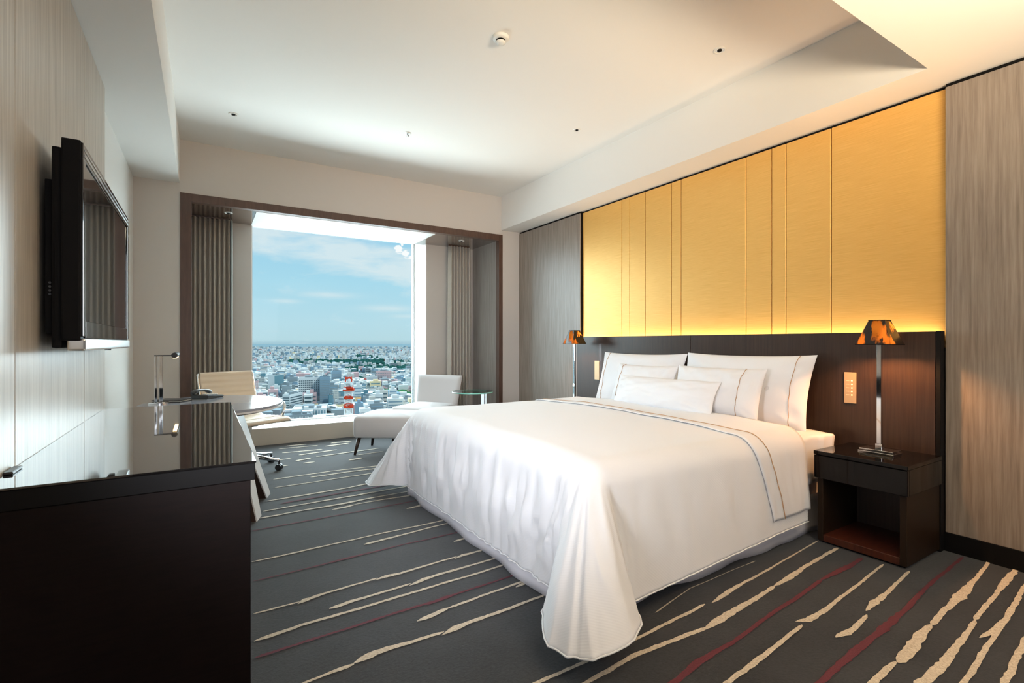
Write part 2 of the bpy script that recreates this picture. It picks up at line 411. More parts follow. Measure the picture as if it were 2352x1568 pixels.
# right wall: veneer wings, black shadow gap, baseboard
def wing(name, y0, y1, label, seams=()):
    bm = new_bm(); box(bm, XW+.012, XW+.052, y0, y1, .0, ZS-.002)
    o = struct(name, bm, M_black, label=label)
    ys = [y0]+list(seams)+[y1]
    for a, b in zip(ys, ys[1:]):
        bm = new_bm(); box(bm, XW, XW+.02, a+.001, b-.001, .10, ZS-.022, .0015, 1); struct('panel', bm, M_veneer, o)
    return o
wing('wall_right_near_wing', -2.5, 1.05, 'taupe streaked veneer wall at the right of the bedside lamp', (-1.2,))
wing('wall_right_far_wing', 4.13, YW, 'taupe streaked veneer wall between the window and the bed')
bm = new_bm(); box(bm, XW-.008, XW+.03, -2.5, 1.05, 0, .10); struct('baseboard_right', bm, M_black, label='black baseboard right of the nightstand')
bm = new_bm(); box(bm, XW-.008, XW+.03, 4.13, YW, 0, .10); struct('baseboard_far', bm, M_black, label='black baseboard beyond the bed')
# gold panels: seams where the photograph has them
gp = new_bm(); box(gp, XW+.045, XW+.06, 1.05, 4.13, 1.08, ZS-.002)
gpo = struct('wall_gold_backing', gp, M_black, label='backlit gold panelling above the headboard')
seams = [1.052, 1.64, 1.934, 2.037, 2.235, 2.831, 2.933, 3.234, 3.432, 3.537, 4.128]
for a, b in zip(seams, seams[1:]):
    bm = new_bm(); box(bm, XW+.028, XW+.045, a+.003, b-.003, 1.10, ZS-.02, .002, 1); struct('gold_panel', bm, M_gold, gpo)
COVE = add_area('headboard_cove_light', (XW+.001, 2.59, 1.165), (.10, 0, 1), .035, 3.02, 7, (1, .72, .44))
COVE.rotation_euler = (PI, 0, 0)
bm = new_bm(); box(bm, XW-.03, XW+.02, 1.06, 4.12, 1.135, 1.158); o = obj('cove_light_profile', bm, M_brushed); tag(o, 'slim light channel hidden behind the headboard top', 'light')

# headboard panels on the wall
hb = thing('headboard', 'dark brown veneered headboard panel beneath the gold panels', 'headboard', (3.38, 2.58, 0))
def part(name, root, mats, *a, bev=.002, seg=1, smooth=False, **k):
    bm = new_bm(); box(bm, *a, bev, seg)
    l = root.location
    r = Matrix.Rotation(-root.rotation_euler.z, 4, 'Z') @ Matrix.Translation(-Vector(l))
    bmesh.ops.transform(bm, matrix=r, verts=bm.verts)
    return obj(name, bm, mats, root, smooth, **k)
part('panel', hb, M_headboard, 3.368, 3.392, 1.075, 2.668, .0, 1.188)
part('panel', hb, M_headboard, 3.368, 3.392, 2.672, 4.12, .0, 1.188)
part('edge_trim', hb, M_black, 3.365, 3.419, 1.051, 1.073, .0, 1.19)

# ------------------------------------------------------------------ carpet streaks (tufted pieces of the carpet)
F = 1139.; TH = math.radians(31.8); SN, CS = math.sin(TH), math.cos(TH)
def ground(u, v, z=0.0):
    a = (u-1176)/F; b = (787-v)/F; t = (z-CAM_H)/b
    return Vector(((SN+a*CS)*t, (CS-a*SN)*t, z))
def streak(pts, widths, m, seed):
    """pts: centre line on the floor, widths in metres"""
    rnd = random.Random(seed)
    P = [ground(*p) if len(p) == 2 else Vector(p) for p in pts]
    dense = []; W = []; KW = .62 if P[0].x > 1.7 and P[0].y < 1.6 else .78
    zs = .0022+(seed % 7)*.00025
    for i in range(len(P)-1):
        n = max(2, int((P[i+1]-P[i]).length/.022))
        for k in range(n):
            t = k/n; dense.append(P[i].lerp(P[i+1], t)); W.append((widths[i]*(1-t)+widths[i+1]*t)*KW)
    dense.append(P[-1]); W.append(widths[-1]*KW)
    bm = new_bm(); A = []; B = []
    for i, p in enumerate(dense):
        a = dense[max(0, i-1)]; b = dense[min(len(dense)-1, i+1)]
        d = (b-a); d.z = 0; d.normalize(); nrm = Vector((-d.y, d.x, 0))
        w = W[i]/2
        if i in (0, len(dense)-1): w *= .3
        j1 = w*(1+.24*rnd.uniform(-1, 1)); j2 = w*(1+.24*rnd.uniform(-1, 1))
        cz = .006*noise.noise(Vector((p.x*4, seed*3.1, 0)))
        A.append(bm.verts.new((p.x+nrm.x*j1, p.y+nrm.y*j1+cz, zs))); B.append(bm.verts.new((p.x-nrm.x*j2, p.y-nrm.y*j2+cz, zs)))
    for i in range(len(dense)-1): bm.faces.new((A[i], B[i], B[i+1], A[i+1]))
    o = obj('carpet_streak', bm, m, floor)
    return o
C, R = M_stripe_c, M_stripe_r
STREAKS = [
 (C, [(578,1291),(700,1264),(850,1231),(1011,1197),(1100,1179)], [.016,.02,.016,.018,.012]),
 (C, [(836,1251),(880,1240),(1016,1205),(1100,1186)], [.03,.026,.018,.012]),
 (R, [(582,1335),(700,1307),(780,1287),(900,1257),(1042,1225),(1150,1200)], [.012,.014,.022,.014,.012,.01]),
 (C, [(1042,1244),(1070,1237),(1120,1226)], [.03,.022,.02]),
 (C, [(582,1411),(687,1382)], [.016,.014]),
 (C, [(684,1388),(700,1379),(752,1362),(868,1328)], [.012,.034,.02,.016]),
 (C, [(862,1333),(885,1324),(919,1317),(1049,1279)], [.01,.034,.022,.016]),
 (C, [(1044,1284),(1065,1275),(1100,1266),(1180,1244)], [.01,.034,.022,.014]),
 (C, [(756,1398),(790,1388),(813,1380),(944,1341)], [.03,.034,.026,.018]),
 (C, [(940,1346),(965,1335),(995,1324),(1132,1284),(1230,1256)], [.012,.036,.026,.018,.014]),
 (C, [(583,1473),(640,1455),(690,1438),(860,1388),(1154,1299),(1260,1268)], [.022,.03,.022,.022,.018,.014]),
 (R, [(585,1512),(760,1456),(975,1388),(1179,1322),(1280,1290)], [.02,.018,.018,.014,.014]),
 (R, [(979,1391),(1020,1374),(1060,1361)], [.012,.03,.01]),
 (C, [(958,1429),(990,1416),(1031,1397)], [.014,.04,.024]),
 (C, [(1031,1397),(1110,1368),(1205,1335),(1300,1303)], [.02,.018,.018,.014]),
 (C, [(1185,1349),(1215,1337),(1260,1322)], [.022,.026,.012]),
 (C, [(680,1577),(701,1568),(813,1525)], [.014,.014,.024]),
 (C, [(813,1525),(850,1507),(875,1496),(922,1481),(1020,1452)], [.024,.042,.042,.024,.018]),
 (C, [(1014,1460),(1045,1444),(1082,1429),(1252,1368),(1330,1338)], [.01,.044,.026,.018,.014]),
 (R, [(1241,1409),(1273,1397),(1340,1371)], [.014,.016,.012]),
 (C, [(1215,1578),(1239,1567),(1352,1518),(1504,1447),(1620,1389)], [.018,.018,.018,.018,.02]),
 (C, [(1634,1385),(1665,1365),(1700,1345),(1780,1299),(1880,1241)], [.01,.044,.026,.016,.012]),
 (C, [(1325,1578),(1347,1567),(1455,1508),(1600,1450),(1626,1441)], [.02,.022,.024,.026,.022]),
 (C, [(1618,1447),(1650,1425),(1700,1397),(1780,1346)], [.012,.052,.034,.024]),
 (C, [(1780,1346),(1815,1326),(1850,1301),(1925,1259)], [.026,.046,.03,.03]),
 (R, [(1530,1578),(1548,1567),(1606,1523),(1630,1508),(1690,1474),(1790,1400),(1886,1332)], [.026,.026,.036,.030,.022,.022,.024]),
 (R, [(1886,1332),(1935,1308),(1982,1283)], [.024,.046,.03]),
 (C, [(1662,1578),(1675,1567),(1739,1518),(1800,1472),(1842,1436)], [.022,.022,.026,.02,.02]),
 (C, [(1827,1428),(1855,1424),(1905,1395),(1960,1350),(2028,1296)], [.014,.05,.03,.022,.018]),
 (C, [(1920,1465),(1945,1455),(1964,1444),(1990,1412)], [.02,.046,.034,.024]),
 (C, [(1990,1404),(2010,1384),(2040,1358),(2090,1312)], [.02,.046,.026,.02]),
 (R, [(1870,1578),(1886,1567),(1969,1493),(2010,1459)], [.028,.028,.036,.028]),
 (R, [(2000,1466),(2030,1444),(2075,1404),(2130,1347),(2212,1280)], [.03,.052,.036,.026,.022]),
 (C, [(1992,1578),(2008,1567),(2060,1522)], [.03,.034,.03]),
 (C, [(2060,1522),(2085,1500),(2110,1470),(2140,1436)], [.034,.07,.06,.03]),
 (C, [(2140,1436),(2170,1402),(2205,1370),(2240,1332),(2277,1282)], [.032,.034,.066,.028,.024]),
 (C, [(2100,1578),(2121,1567),(2170,1525),(2200,1480),(2240,1425)], [.04,.05,.05,.034,.026]),
 (C, [(2240,1425),(2290,1360),(2315,1330),(2345,1297)], [.026,.028,.05,.026]),
 (C, [(2204,1578),(2214,1567),(2245,1522),(2277,1472),(2300,1437)], [.026,.026,.03,.026,.026]),
 (C, [(2250,1466),(2280,1452),(2310,1425),(2352,1351),(2400,1290)], [.016,.04,.034,.026,.026]),
 (C, [(2300,1578),(2320,1545),(2352,1476),(2400,1390)], [.03,.034,.03,.03]),
 (C, [(1504,1408),(1587,1352),(1714,1297),(1734,1289)], [.008,.006,.005,.012]),
 # further up the room
 (C, [(628,1101),(760,1082),(885,1068),(960,1056)], [.03,.026,.026,.02]),
 (C, [(713,1096),(790,1085),(885,1073),(960,1060)], [.04,.03,.03,.02]),
 (C, [(631,1120),(760,1101),(880,1083),(960,1070)], [.024,.024,.024,.02]),
 (C, [(611,1152),(700,1137),(800,1120),(850,1110),(935,1099)], [.024,.034,.024,.04,.02]),
 (R, [(645,1157),(780,1133),(935,1107),(1000,1095)], [.028,.03,.026,.02]),
 (C, [(604,1175),(700,1158),(800,1141),(934,1117)], [.024,.022,.03,.024]),
 (C, [(595,1191),(700,1172),(790,1157),(860,1143),(940,1129)], [.026,.024,.040,.024,.02]),
 (C, [(762,1171),(790,1165),(815,1159)], [.024,.044,.02]),
 (C, [(815,1159),(880,1147),(945,1138)], [.018,.018,.03]),
 (R, [(577,1220),(700,1197),(800,1179),(951,1151),(1020,1138)], [.014,.018,.016,.018,.014]),
 (C, [(934,1169),(965,1162),(1010,1154)], [.026,.03,.02]),
 (C, [(696,1064),(723,1061)], [.05,.04]), (C, [(679,1059),(716,1052)], [.05,.04]), (C, [(640,1072),(662,1069)], [.04,.03]),
 (C, [(648,1040),(740,1032)], [.04,.05]), (C, [(655,1025),(706,1020)], [.05,.04]), (C, [(686,1045),(774,1033)], [.05,.04]),
 (C, [(760,1018),(808,1013)], [.06,.05]), (C, [(747,1025),(801,1018)], [.06,.05]), (C, [(801,1057),(832,1052)], [.06,.05]),
 (C, [(726,1049),(808,1038),(870,1030)], [.03,.04,.03]), (R, [(852,1095),(880,1090)], [.03,.02]),
 (C, [(620,1060),(670,1052)], [.03,.03]), (C, [(640,1031),(730,1023)], [.03,.03]), (C, [(820,1045),(880,1037)], [.03,.03]), (C, [(700,1013),(760,1008)], [.03,.03]),
]
for i, (m, p, w) in enumerate(STREAKS): streak(p, w, m, i)
# streaks nearer than the frame, so the carpet goes on beside the camera
rr = random.Random(3)
for k in range(16):
    y = .22-k*.16-rr.uniform(0, .05); x0 = rr.uniform(.3, 1.2); x1 = rr.uniform(2.2, 3.3)
    streak([(x0, y, 0), ((x0+x1)/2, y+.01, 0), (x1, y, 0)], [.02, rr.uniform(.02, .06), .02], R if k % 4 == 3 else C, 200+k)

# ------------------------------------------------------------------ ceiling fittings
def downlight(x, y, z, label, r=.036, lit=False):
    t = thing('downlight', label, 'ceiling light', (x, y, z), 0, 'recessed ceiling downlights')
    bm = new_bm(); lathe(bm, [(r*.72, -.001), (r*.78, -.006), (r, -.005), (r*1.04, 0)]); obj('trim_ring', bm, M_white_plastic, t, True)
    bm = new_bm(); lathe(bm, [(r*.74, -.002), (r*.45, -.0035), (r*.40, -.003)]); obj('reflector', bm, M_chrome, t, True)
    bm = new_bm(); lathe(bm, [(r*.42, -.003), (r*.3, -.009), (0, -.010)]); obj('lamp', bm, M_black, t, True)
    return t
downlight(2.729, 1.945, ZC, 'chrome downlight in the ceiling nearest the right edge of the tray')
downlight(.196, 4.535, ZC, 'chrome downlight in the ceiling near the television side by the window', .034)
downlight(2.711, 3.318, ZC, 'small chrome downlight in the ceiling above the middle of the bed', .03)
downlight(.20, 5.62, 2.405, 'downlight in the walnut recess ceiling above the left curtain', .036)
downlight(2.74, 5.62, 2.405, 'downlight in the walnut recess ceiling above the right curtain', .036)
t = thing('sprinkler_head', 'small chrome sprinkler head in the ceiling in front of the window', 'sprinkler', (1.503, 4.15, ZC))
bm = new_bm(); lathe(bm, [(.012, -.002), (.03, -.004), (.034, 0)]); obj('escutcheon', bm, M_white_plastic, t, True)
bm = new_bm(); lathe(bm, [(0, -.024), (.014, -.023), (.014, -.020), (.006, -.018), (.006, 0)]); obj('nozzle', bm, M_brushed, t, True)
t = thing('smoke_detector', 'round white smoke detector on the ceiling', 'smoke detector', (1.502, 2.551, ZC))
bm = new_bm(); lathe(bm, [(.05, 0), (.05, -.012), (.045, -.018), (.028, -.02)]); obj('base', bm, M_white_plastic, t, True)
bm = new_bm(); lathe(bm, [(.026, -.018), (.027, -.03)]); obj('sensor_vent', bm, M_black, t, True)
bm = new_bm(); lathe(bm, [(.03, -.030), (.028, -.038), (.015, -.042), (0, -.043)]); obj('cap', bm, M_white_plastic, t, True)

# ------------------------------------------------------------------ curtains
def curtain(name, x0, x1, y, n, label, sheer_side=None, spread=.0, phase=0.):
    t = thing(name, label, 'curtain', ((x0+x1)/2, y, 0), 0)
    cx = (x0+x1)/2
    def fn(u, v):
        z = .01+v*2.385
        w = 1+spread*(1-v)
        x = (x0-cx)+(x1-x0)*u; x *= w
        a = 2*PI*n*u+phase+.5*noise.noise(Vector((u*9, 0, 3.1)))
        dy = .042*math.sin(a)*(.75+.25*(1-v))+.012*noise.noise(Vector((u*10, v*.5, phase)))
        return (x+.012*math.sin(2*a), dy, z)
    bm = new_bm(); grid(bm, fn, n*16, 14)
    obj('drape', bm, M_curtain, t, True, solid=.003)
    bm = new_bm(); box(bm, x0-cx, x1-cx, -.008, .008, 2.397, 2.4045); obj('rail', bm, M_frame, t)
    if sheer_side is not None:
        bx = (x1-cx+.012) if sheer_side == 1 else (x0-cx-.012)
        bm = new_bm(); grid(bm, lambda u, v: (bx+.012*math.sin(u*9), -.05+.1*u, .01+v*2.38), 10, 10); obj('sheer', bm, M_sheer, t, True, solid=.002)
    return t
curtain('curtain', -.115, .225, 5.93, 8, 'grey-taupe pleated curtain gathered behind the cream office chair', sheer_side=1)
curtain('curtain', 2.72, 3.02, 5.96, 7, 'grey-taupe pleated curtain gathered behind the glass side table', spread=.08, phase=1)

# ------------------------------------------------------------------ bed
bed = thing('bed', 'king-size bed base and mattress with a white valance, standing against the headboard', 'bed', (2.3, 2.57, 0))
BO = Vector((2.3, 2.57, 0))
def shift(bm, o=BO): bmesh.ops.translate(bm, vec=-o, verts=bm.verts)
bm = new_bm(); box(bm, 1.32, 3.36, 1.62, 3.50, .05, .30, .02); shift(bm); obj('base', bm, M_skirt, bed)
bm = new_bm(); box(bm, 1.34, 3.25, 1.60, 3.54, .30, .572, .05, 4); shift(bm); obj('mattress', bm, M_linen, bed, 'auto')
# hanging sheet skirt at the head end and the corner of the sheet that stands out over the nightstand
def skirt():
    bm = new_bm()
    path = [(3.34, 1.57), (1.31, 1.555), (1.285, 1.58), (1.285, 3.53), (1.305, 3.555), (3.34, 3.555)]
    pts = []
    for a, b in zip(path, path[1:]):
        L_ = math.hypot(b[0]-a[0], b[1]-a[1]); n = max(1, int(L_/.02))
        for k in range(n): pts.append((a[0]+(b[0]-a[0])*k/n, a[1]+(b[1]-a[1])*k/n))
    pts.append(path[-1])
    rows = []
    for j in range(7):
        v = j/6; z = .004+v*.22; row = []
        for i, (x, y) in enumerate(pts):
            a = pts[max(0, i-1)]; b = pts[min(len(pts)-1, i+1)]
            dx, dy = b[0]-a[0], b[1]-a[1]; l = math.hypot(dx, dy) or 1
            nx, ny = dy/l, -dx/l
            # outward is away from the bed centre
            if (x-2.3)*nx+(y-2.57)*ny < 0: nx, ny = -nx, -ny
            s = i*.02
            w = (1-v)*(.010*math.sin(s*11+2*noise.noise(Vector((s*2, 0, 0))))+.014*noise.noise(Vector((s*5, 1, 0))))+.012*(1-v)
            zz = z+(1-v)*.010*(noise.noise(Vector((s*3.5, 4, 0))))
            row.append(bm.verts.new((x+nx*w, y+ny*w, max(.003, zz))))
        rows.append(row)
    for a, b in zip(rows, rows[1:]):
        for i in range(len(pts)-1): bm.faces.new((a[i], a[i+1], b[i+1], b[i]))
    shift(bm); obj('valance', bm, M_skirt, bed, True, solid=.003)
skirt()
def sheet_corner():
    bm = new_bm()
    def fn(u, v):
        x = 2.60+u*.63
        y = 1.50+.16*(1-v) if v > .5 else 1.50
        # lies on top then hangs down the near side
        s = v*.42
        edge = 1.535-.03*noise.noise(Vector((u*3, 0, 2)))-(.02 if u > .8 else 0)
        if s < .16: return (x, 1.70-s*(1.70-edge)/.16, .581-.004*s/.16+.004*noise.noise(Vector((u*6, s*9, 0))))
        d = s-.16
        return (x-.10*d*u, edge+.02*d+.012*noise.noise(Vector((u*7, d*3, 5))), .577-d*1.05)
    grid(bm, fn, 28, 22); shift(bm); obj('fitted_sheet', bm, M_linen, bed, True, solid=.004)
sheet_corner()

DX0, DY0, DY1, DHEAD, DTOP, DR = 1.285, 1.505, 3.62, 2.86, .635, .12
def duvet_pt(a, b, off=0., smooth_side=False):
    """a: distance coordinate from the head end towards the foot; b: across (from near edge core = 0). Sheet coordinates."""
    cx = DX0+DR; cy0 = DY0+DR; cy1 = DY1-DR
    x = a; p = max(0., cx-x); xi = max(cx, x)
    if b < cy0: q = cy0-b; yi = cy0; sy = -1
    elif b > cy1: q = b-cy1; yi = cy1; sy = 1
    else: q = 0; yi = b; sy = 0
    r = math.hypot(p, q)
    crown = .022*math.sin(PI*min(1, max(0, (yi-cy0)/(cy1-cy0))))+.012*noise.noise(Vector((xi*1.7, yi*1.7, .5)))
    crown += .005*noise.noise(Vector((xi*5, yi*4, 2.5)))
    if r < 1e-6: return Vector((xi, yi, DTOP+crown+off))
    ang = math.atan2(q, p); s2 = math.sin(2*ang)
    if p == 0: r *= 1-.075*min(1, max(0, (xi-1.4)/1.4))
    r *= max(abs(math.cos(ang)), abs(math.sin(ang)))*(1+.22*s2*s2)
    side = q/r if r else 0
    alpha = math.radians(3.5+(4 if q > 0 and p == 0 else 0)*0+25*abs(s2)**.55+14*abs(s2)*ang/(PI/2)+(6.5*max(0, 1-(xi-1.4)/1.2)*math.sin(ang) if b < cy0 else 0))
    th = PI/2-alpha; s1 = DR*th
    if r < s1: out = DR*math.sin(r/DR); drop = DR*(1-math.cos(r/DR)); nrm = r/DR
    else: out = DR*math.sin(th)+(r-s1)*math.cos(th); drop = DR*(1-math.cos(th))+(r-s1)*math.sin(th); nrm = th
    g = min(1., max(0., (r-.05)/.30))
    # tangential coordinate for the fold pattern
    tt = (yi if p > q else xi)*1.0+ang*.35
    if p > 0 and q == 0: amp = 1.35
    elif p == 0: amp = .32
    else: amp = 1.0*abs(math.cos(ang))+.32*abs(math.sin(ang))
    slant = .25*(yi-2.6) if q == 0 else 0
    n1 = noise.noise(Vector((tt*7+slant*r*6, r*1.6, 3+sy)))
    n2 = 1-abs(noise.noise(Vector((tt*15+slant*r*10, r*2.2, 7+sy))))*2.6
    n3 = noise.noise(Vector((tt*26, r*7, 9)))
    amp *= 1-.65*min(1, max(0, (r-.42)/.2))*(1 if q == 0 or p == 0 else .4)
    d = g*amp*(.021*n1+.024*max(0, n2)+.007*n3)
    out += d*math.sin(nrm); o2 = off
    ux, uy = (-p/math.hypot(p, q), sy*q/math.hypot(p, q))
    z = DTOP+crown*max(0, 1-r/.25)-drop+off*math.cos(nrm)
    out += off*math.sin(nrm)
    z = max(.012+off, z)
    return Vector((xi+ux*out, yi+uy*out, z))
DL = .62
def duvet_mesh():
    bm = new_bm()
    xs = []; x = DX0+DR-DL
    while x < DX0+DR+.12: xs.append(x); x += .0125
    while x < DHEAD: xs.append(x); x += .03
    xs.append(DHEAD)
    ys = []; y = DY0+DR-DL
    while y < DY1-DR+DL:
        ys.append(y)
        y += .0125 if (y < DY0+DR+.1 or y > DY1-DR-.1) else .025
    ys.append(DY1-DR+DL)
    vs = [[bm.verts.new(duvet_pt(a, b)) for b in ys] for a in xs]
    for i in range(len(xs)-1):
        for j in range(len(ys)-1): bm.faces.new((vs[i][j], vs[i+1][j], vs[i+1][j+1], vs[i][j+1]))
    # puffy rim at the head end: turn under
    last = vs[-1]
    prev = last
    for dx, dz in ((.012, -.012), (.008, -.03), (-.02, -.04)):
        row = [bm.verts.new((v.co.x+dx, v.co.y, max(.012, v.co.z+dz))) if DY0+.06 < v.co.y < DY1-.06 else bm.verts.new((v.co.x+dx, v.co.y+(.5*-dz if v.co.y < 2.5 else .5*dz), v.co.z)) for v in last]
        for j in range(len(ys)-1): bm.faces.new((prev[j], row[j], row[j+1], prev[j+1]))
        prev = row
    return bm, xs, ys
DO = Vector((2.0, 2.57, .64))
duv = thing('duvet', 'white damask duvet draped over the bed, its corner hanging to the carpet', 'duvet', DO)
bm, xs_, ys_ = duvet_mesh(); shift(bm, DO); obj('cover', bm, M_duvet, duv, True, solid=.012, off=-1)
# piped hem line
hem = [duvet_pt(DHEAD-k*.03, DY0+DR-DL, .004) for k in range(int((DHEAD-DX0-DR)/.03))]
hem += [duvet_pt(DX0+DR-k*.0125, DY0+DR-DL, .004) for k in range(int(DL/.0125)+1)]
hem += [duvet_pt(DX0+DR-DL, DY0+DR-DL+k*.0125, .004) for k in range(int((DY1-DY0-2*DR+2*DL)/.0125)+1)]
bm = new_bm(); tube(bm, hem, .0035, 6); shift(bm, DO); obj('hem_piping', bm, M_linen, duv, True)
# folded back top sheet with its tan piping
def cuff():
    bm = new_bm(); b0 = DY0+DR-DL+.075; b1 = DY1-DR+DL-.075
    n = 190
    def fn(u, v):
        b = b0+(b1-b0)*v
        e = 2.43+.035*noise.noise(Vector((b*1.3, 0, 4)))-.04*math.exp(-((b-1.5)/.25)**2)
        if b < 1.5: e += (1.5-b)*.16
        a = e+(DHEAD+.012-e)*u
        return duvet_pt(a, b, .009+.003*noise.noise(Vector((a*8, b*5, 1)))) + Vector((0, 0, 0))
    grid(bm, fn, 18, n); shift(bm, DO); obj('turned_down_sheet', bm, M_linen, duv, True, solid=.003)
    pts = []
    for k in range(n+1):
        b = b0+(b1-b0)*k/n
        e = 2.50+.03*noise.noise(Vector((b*1.3, 0, 4)))
        if b < 1.5: e += (1.5-b)*.22
        pts.append(duvet_pt(e, b, .0125))
    bm = new_bm(); tube(bm, pts, .0022, 5); shift(bm, DO); obj('tan_piping', bm, M_piping, duv, True)
cuff()

# ------------------------------------------------------------------ pillows
def pillow_fn(w, h, t, seed, slump=.0):
    def f(u, v, side):
        # u along the length, v up, both -1..1
        sx = w/2*u*(1-.05*(1-abs(v)**2)*abs(u)**2); sy = h/2*v*(1-.07*(1-abs(u)**2.5)*abs(v)**2)
        th = t/2*(max(0, 1-abs(u)**2.6)**.62)*(max(0, 1-abs(v)**2.4)**.6)
        edge = max(abs(u), abs(v))
        wr = .012*noise.noise(Vector((u*3+seed, v*3, side*2.)))+.007*noise.noise(Vector((u*8+seed, v*5, side*5.)))
        # creases running from the corners
        cr = .006*math.sin((abs(u)-abs(v))*16+seed)*math.exp(-((abs(u)-abs(v))/.35)**2)*edge**2
        d = side*(th+(wr+cr)*min(1, th/(t*.2)))
        zsag = -slump*(1-v)*.5*(1-u*u)
        return Vector((d, sx, sy+zsag*0))
    return f
def pillow(name, label, loc, w, h, t, lean, yaw, seed, piping_u=(), emblem=None, roll=0.):
    p = thing(name, label, 'pillow', loc, yaw, 'white pillows on the bed')
    f = pillow_fn(w, h, t, seed)
    Rm = Matrix.Rotation(lean, 4, 'Y') @ Matrix.Rotation(roll, 4, 'X')
    # base of the pillow at local z = 0
    def P(u, v, s, off=0):
        q = f(u, v, s); q.x += s*off; q.z += h/2
        return Rm @ q
    bm = new_bm(); nu, nv = 44, 26
    def mp(k): return math.sin(k*PI/2)
    rows = {}
    for s in (-1, 1):
        rows[s] = [[None]*(nv+1) for _ in range(nu+1)]
        for i in range(nu+1):
            for j in range(nv+1):
                u = mp(2*i/nu-1); v = mp(2*j/nv-1)
                if s == 1 and (i in (0, nu) or j in (0, nv)): rows[s][i][j] = rows[-1][i][j]
                else: rows[s][i][j] = bm.verts.new(P(u, v, s))
        for i in range(nu):
            for j in range(nv):
                q = (rows[s][i][j], rows[s][i+1][j], rows[s][i+1][j+1], rows[s][i][j+1])
                bm.faces.new(q if s == 1 else q[::-1])
    obj('pillowcase', bm, M_linen, p, True, sub=1)
    for pu in piping_u:
        bm = new_bm(); tube(bm, [P(pu, -0.985+k/40*1.97, -1, .002) for k in range(41)], .0022, 5); obj('piping', bm, M_piping, p, True)
    if emblem:
        bm = new_bm(); n = 28; c = emblem; vs = []
        for k in range(n): vs.append(bm.verts.new(P(c[0]+.030*math.cos(2*PI*k/n), c[1]+.030*w/h*math.sin(2*PI*k/n), -1, .0025)))
        bm.faces.new(vs); obj('emblem', bm, M_red_grey, p, False, solid=.0008)
    return p
# pillows lean back on the headboard; local -x is the face the camera sees
pillow('pillow', 'large white pillow with tan piping, upright against the headboard by the lit lamp', (3.13, 2.12, .568), .98, .50, .17, .27, 0, 1.3, (-.80,), (-.50, .0))
pillow('pillow', 'large white pillow upright against the headboard on the window side of the bed', (3.13, 3.09, .568), .96, .49, .17, .27, 0, 4.3, (.80,))
pillow('pillow', 'medium white pillow with tan piping in front of the large pillow by the lit lamp', (2.93, 2.17, .60), .68, .38, .16, .32, .03, 7.7, (-.62,))
pillow('pillow', 'medium white pillow behind the small bolster on the window side', (2.93, 2.84, .60), .64, .37, .15, .32, -.02, 9.1, (.7,))
pillow('bolster_pillow', 'small oblong white pillow lying in front of all the others', (2.80, 2.52, .635), .93, .255, .16, .42, -.0, 12.9, ())

# ------------------------------------------------------------------ nightstands
def nightstand(name, label, y0, y1):
    t = thing(name, label, 'nightstand', (3.16, (y0+y1)/2, 0), 0, 'nightstands beside the bed')
    def bx(nm, m, x0, x1, a, b, z0, z1, bev=.002):
        bm = new_bm(); box(bm, x0-3.16, x1-3.16, a-(y0+y1)/2, b-(y0+y1)/2, z0, z1, bev, 1); return obj(nm, bm, m, t)
    bx('top', M_ns, 2.935, 3.366, y0, y1, .497, .518, .002)
    d = bx('drawer', M_ns, 2.937, 2.955, y0+.002, y1-.002, .366, .494)
    bx('drawer_box', M_ns, 2.956, 3.366, y0+.002, y1-.002, .366, .496)
    bx('side_panel', M_ns_post, 2.955, 3.366, y0+.012, y0+.042, .012, .366)
    bx('side_panel', M_ns_post, 2.955, 3.366, y1-.042, y1-.012, .012, .366)
    bx('bottom_shelf', M_ns_inner, 2.955, 3.366, y0+.042, y1-.042, .012, .05)
    bx('back_panel', M_dark_wood, 3.345, 3.366, y0+.042, y1-.042, .05, .366)
    bx('plinth', M_black, 2.975, 3.35, y0+.025, y1-.025, 0, .012, 0)
    return t
nightstand('nightstand', 'glossy black nightstand with an open brown shelf, under the lamp at the right', 1.045, 1.49)
nightstand('nightstand', 'glossy black nightstand mostly hidden behind the bed near the window', 3.68, 4.10)

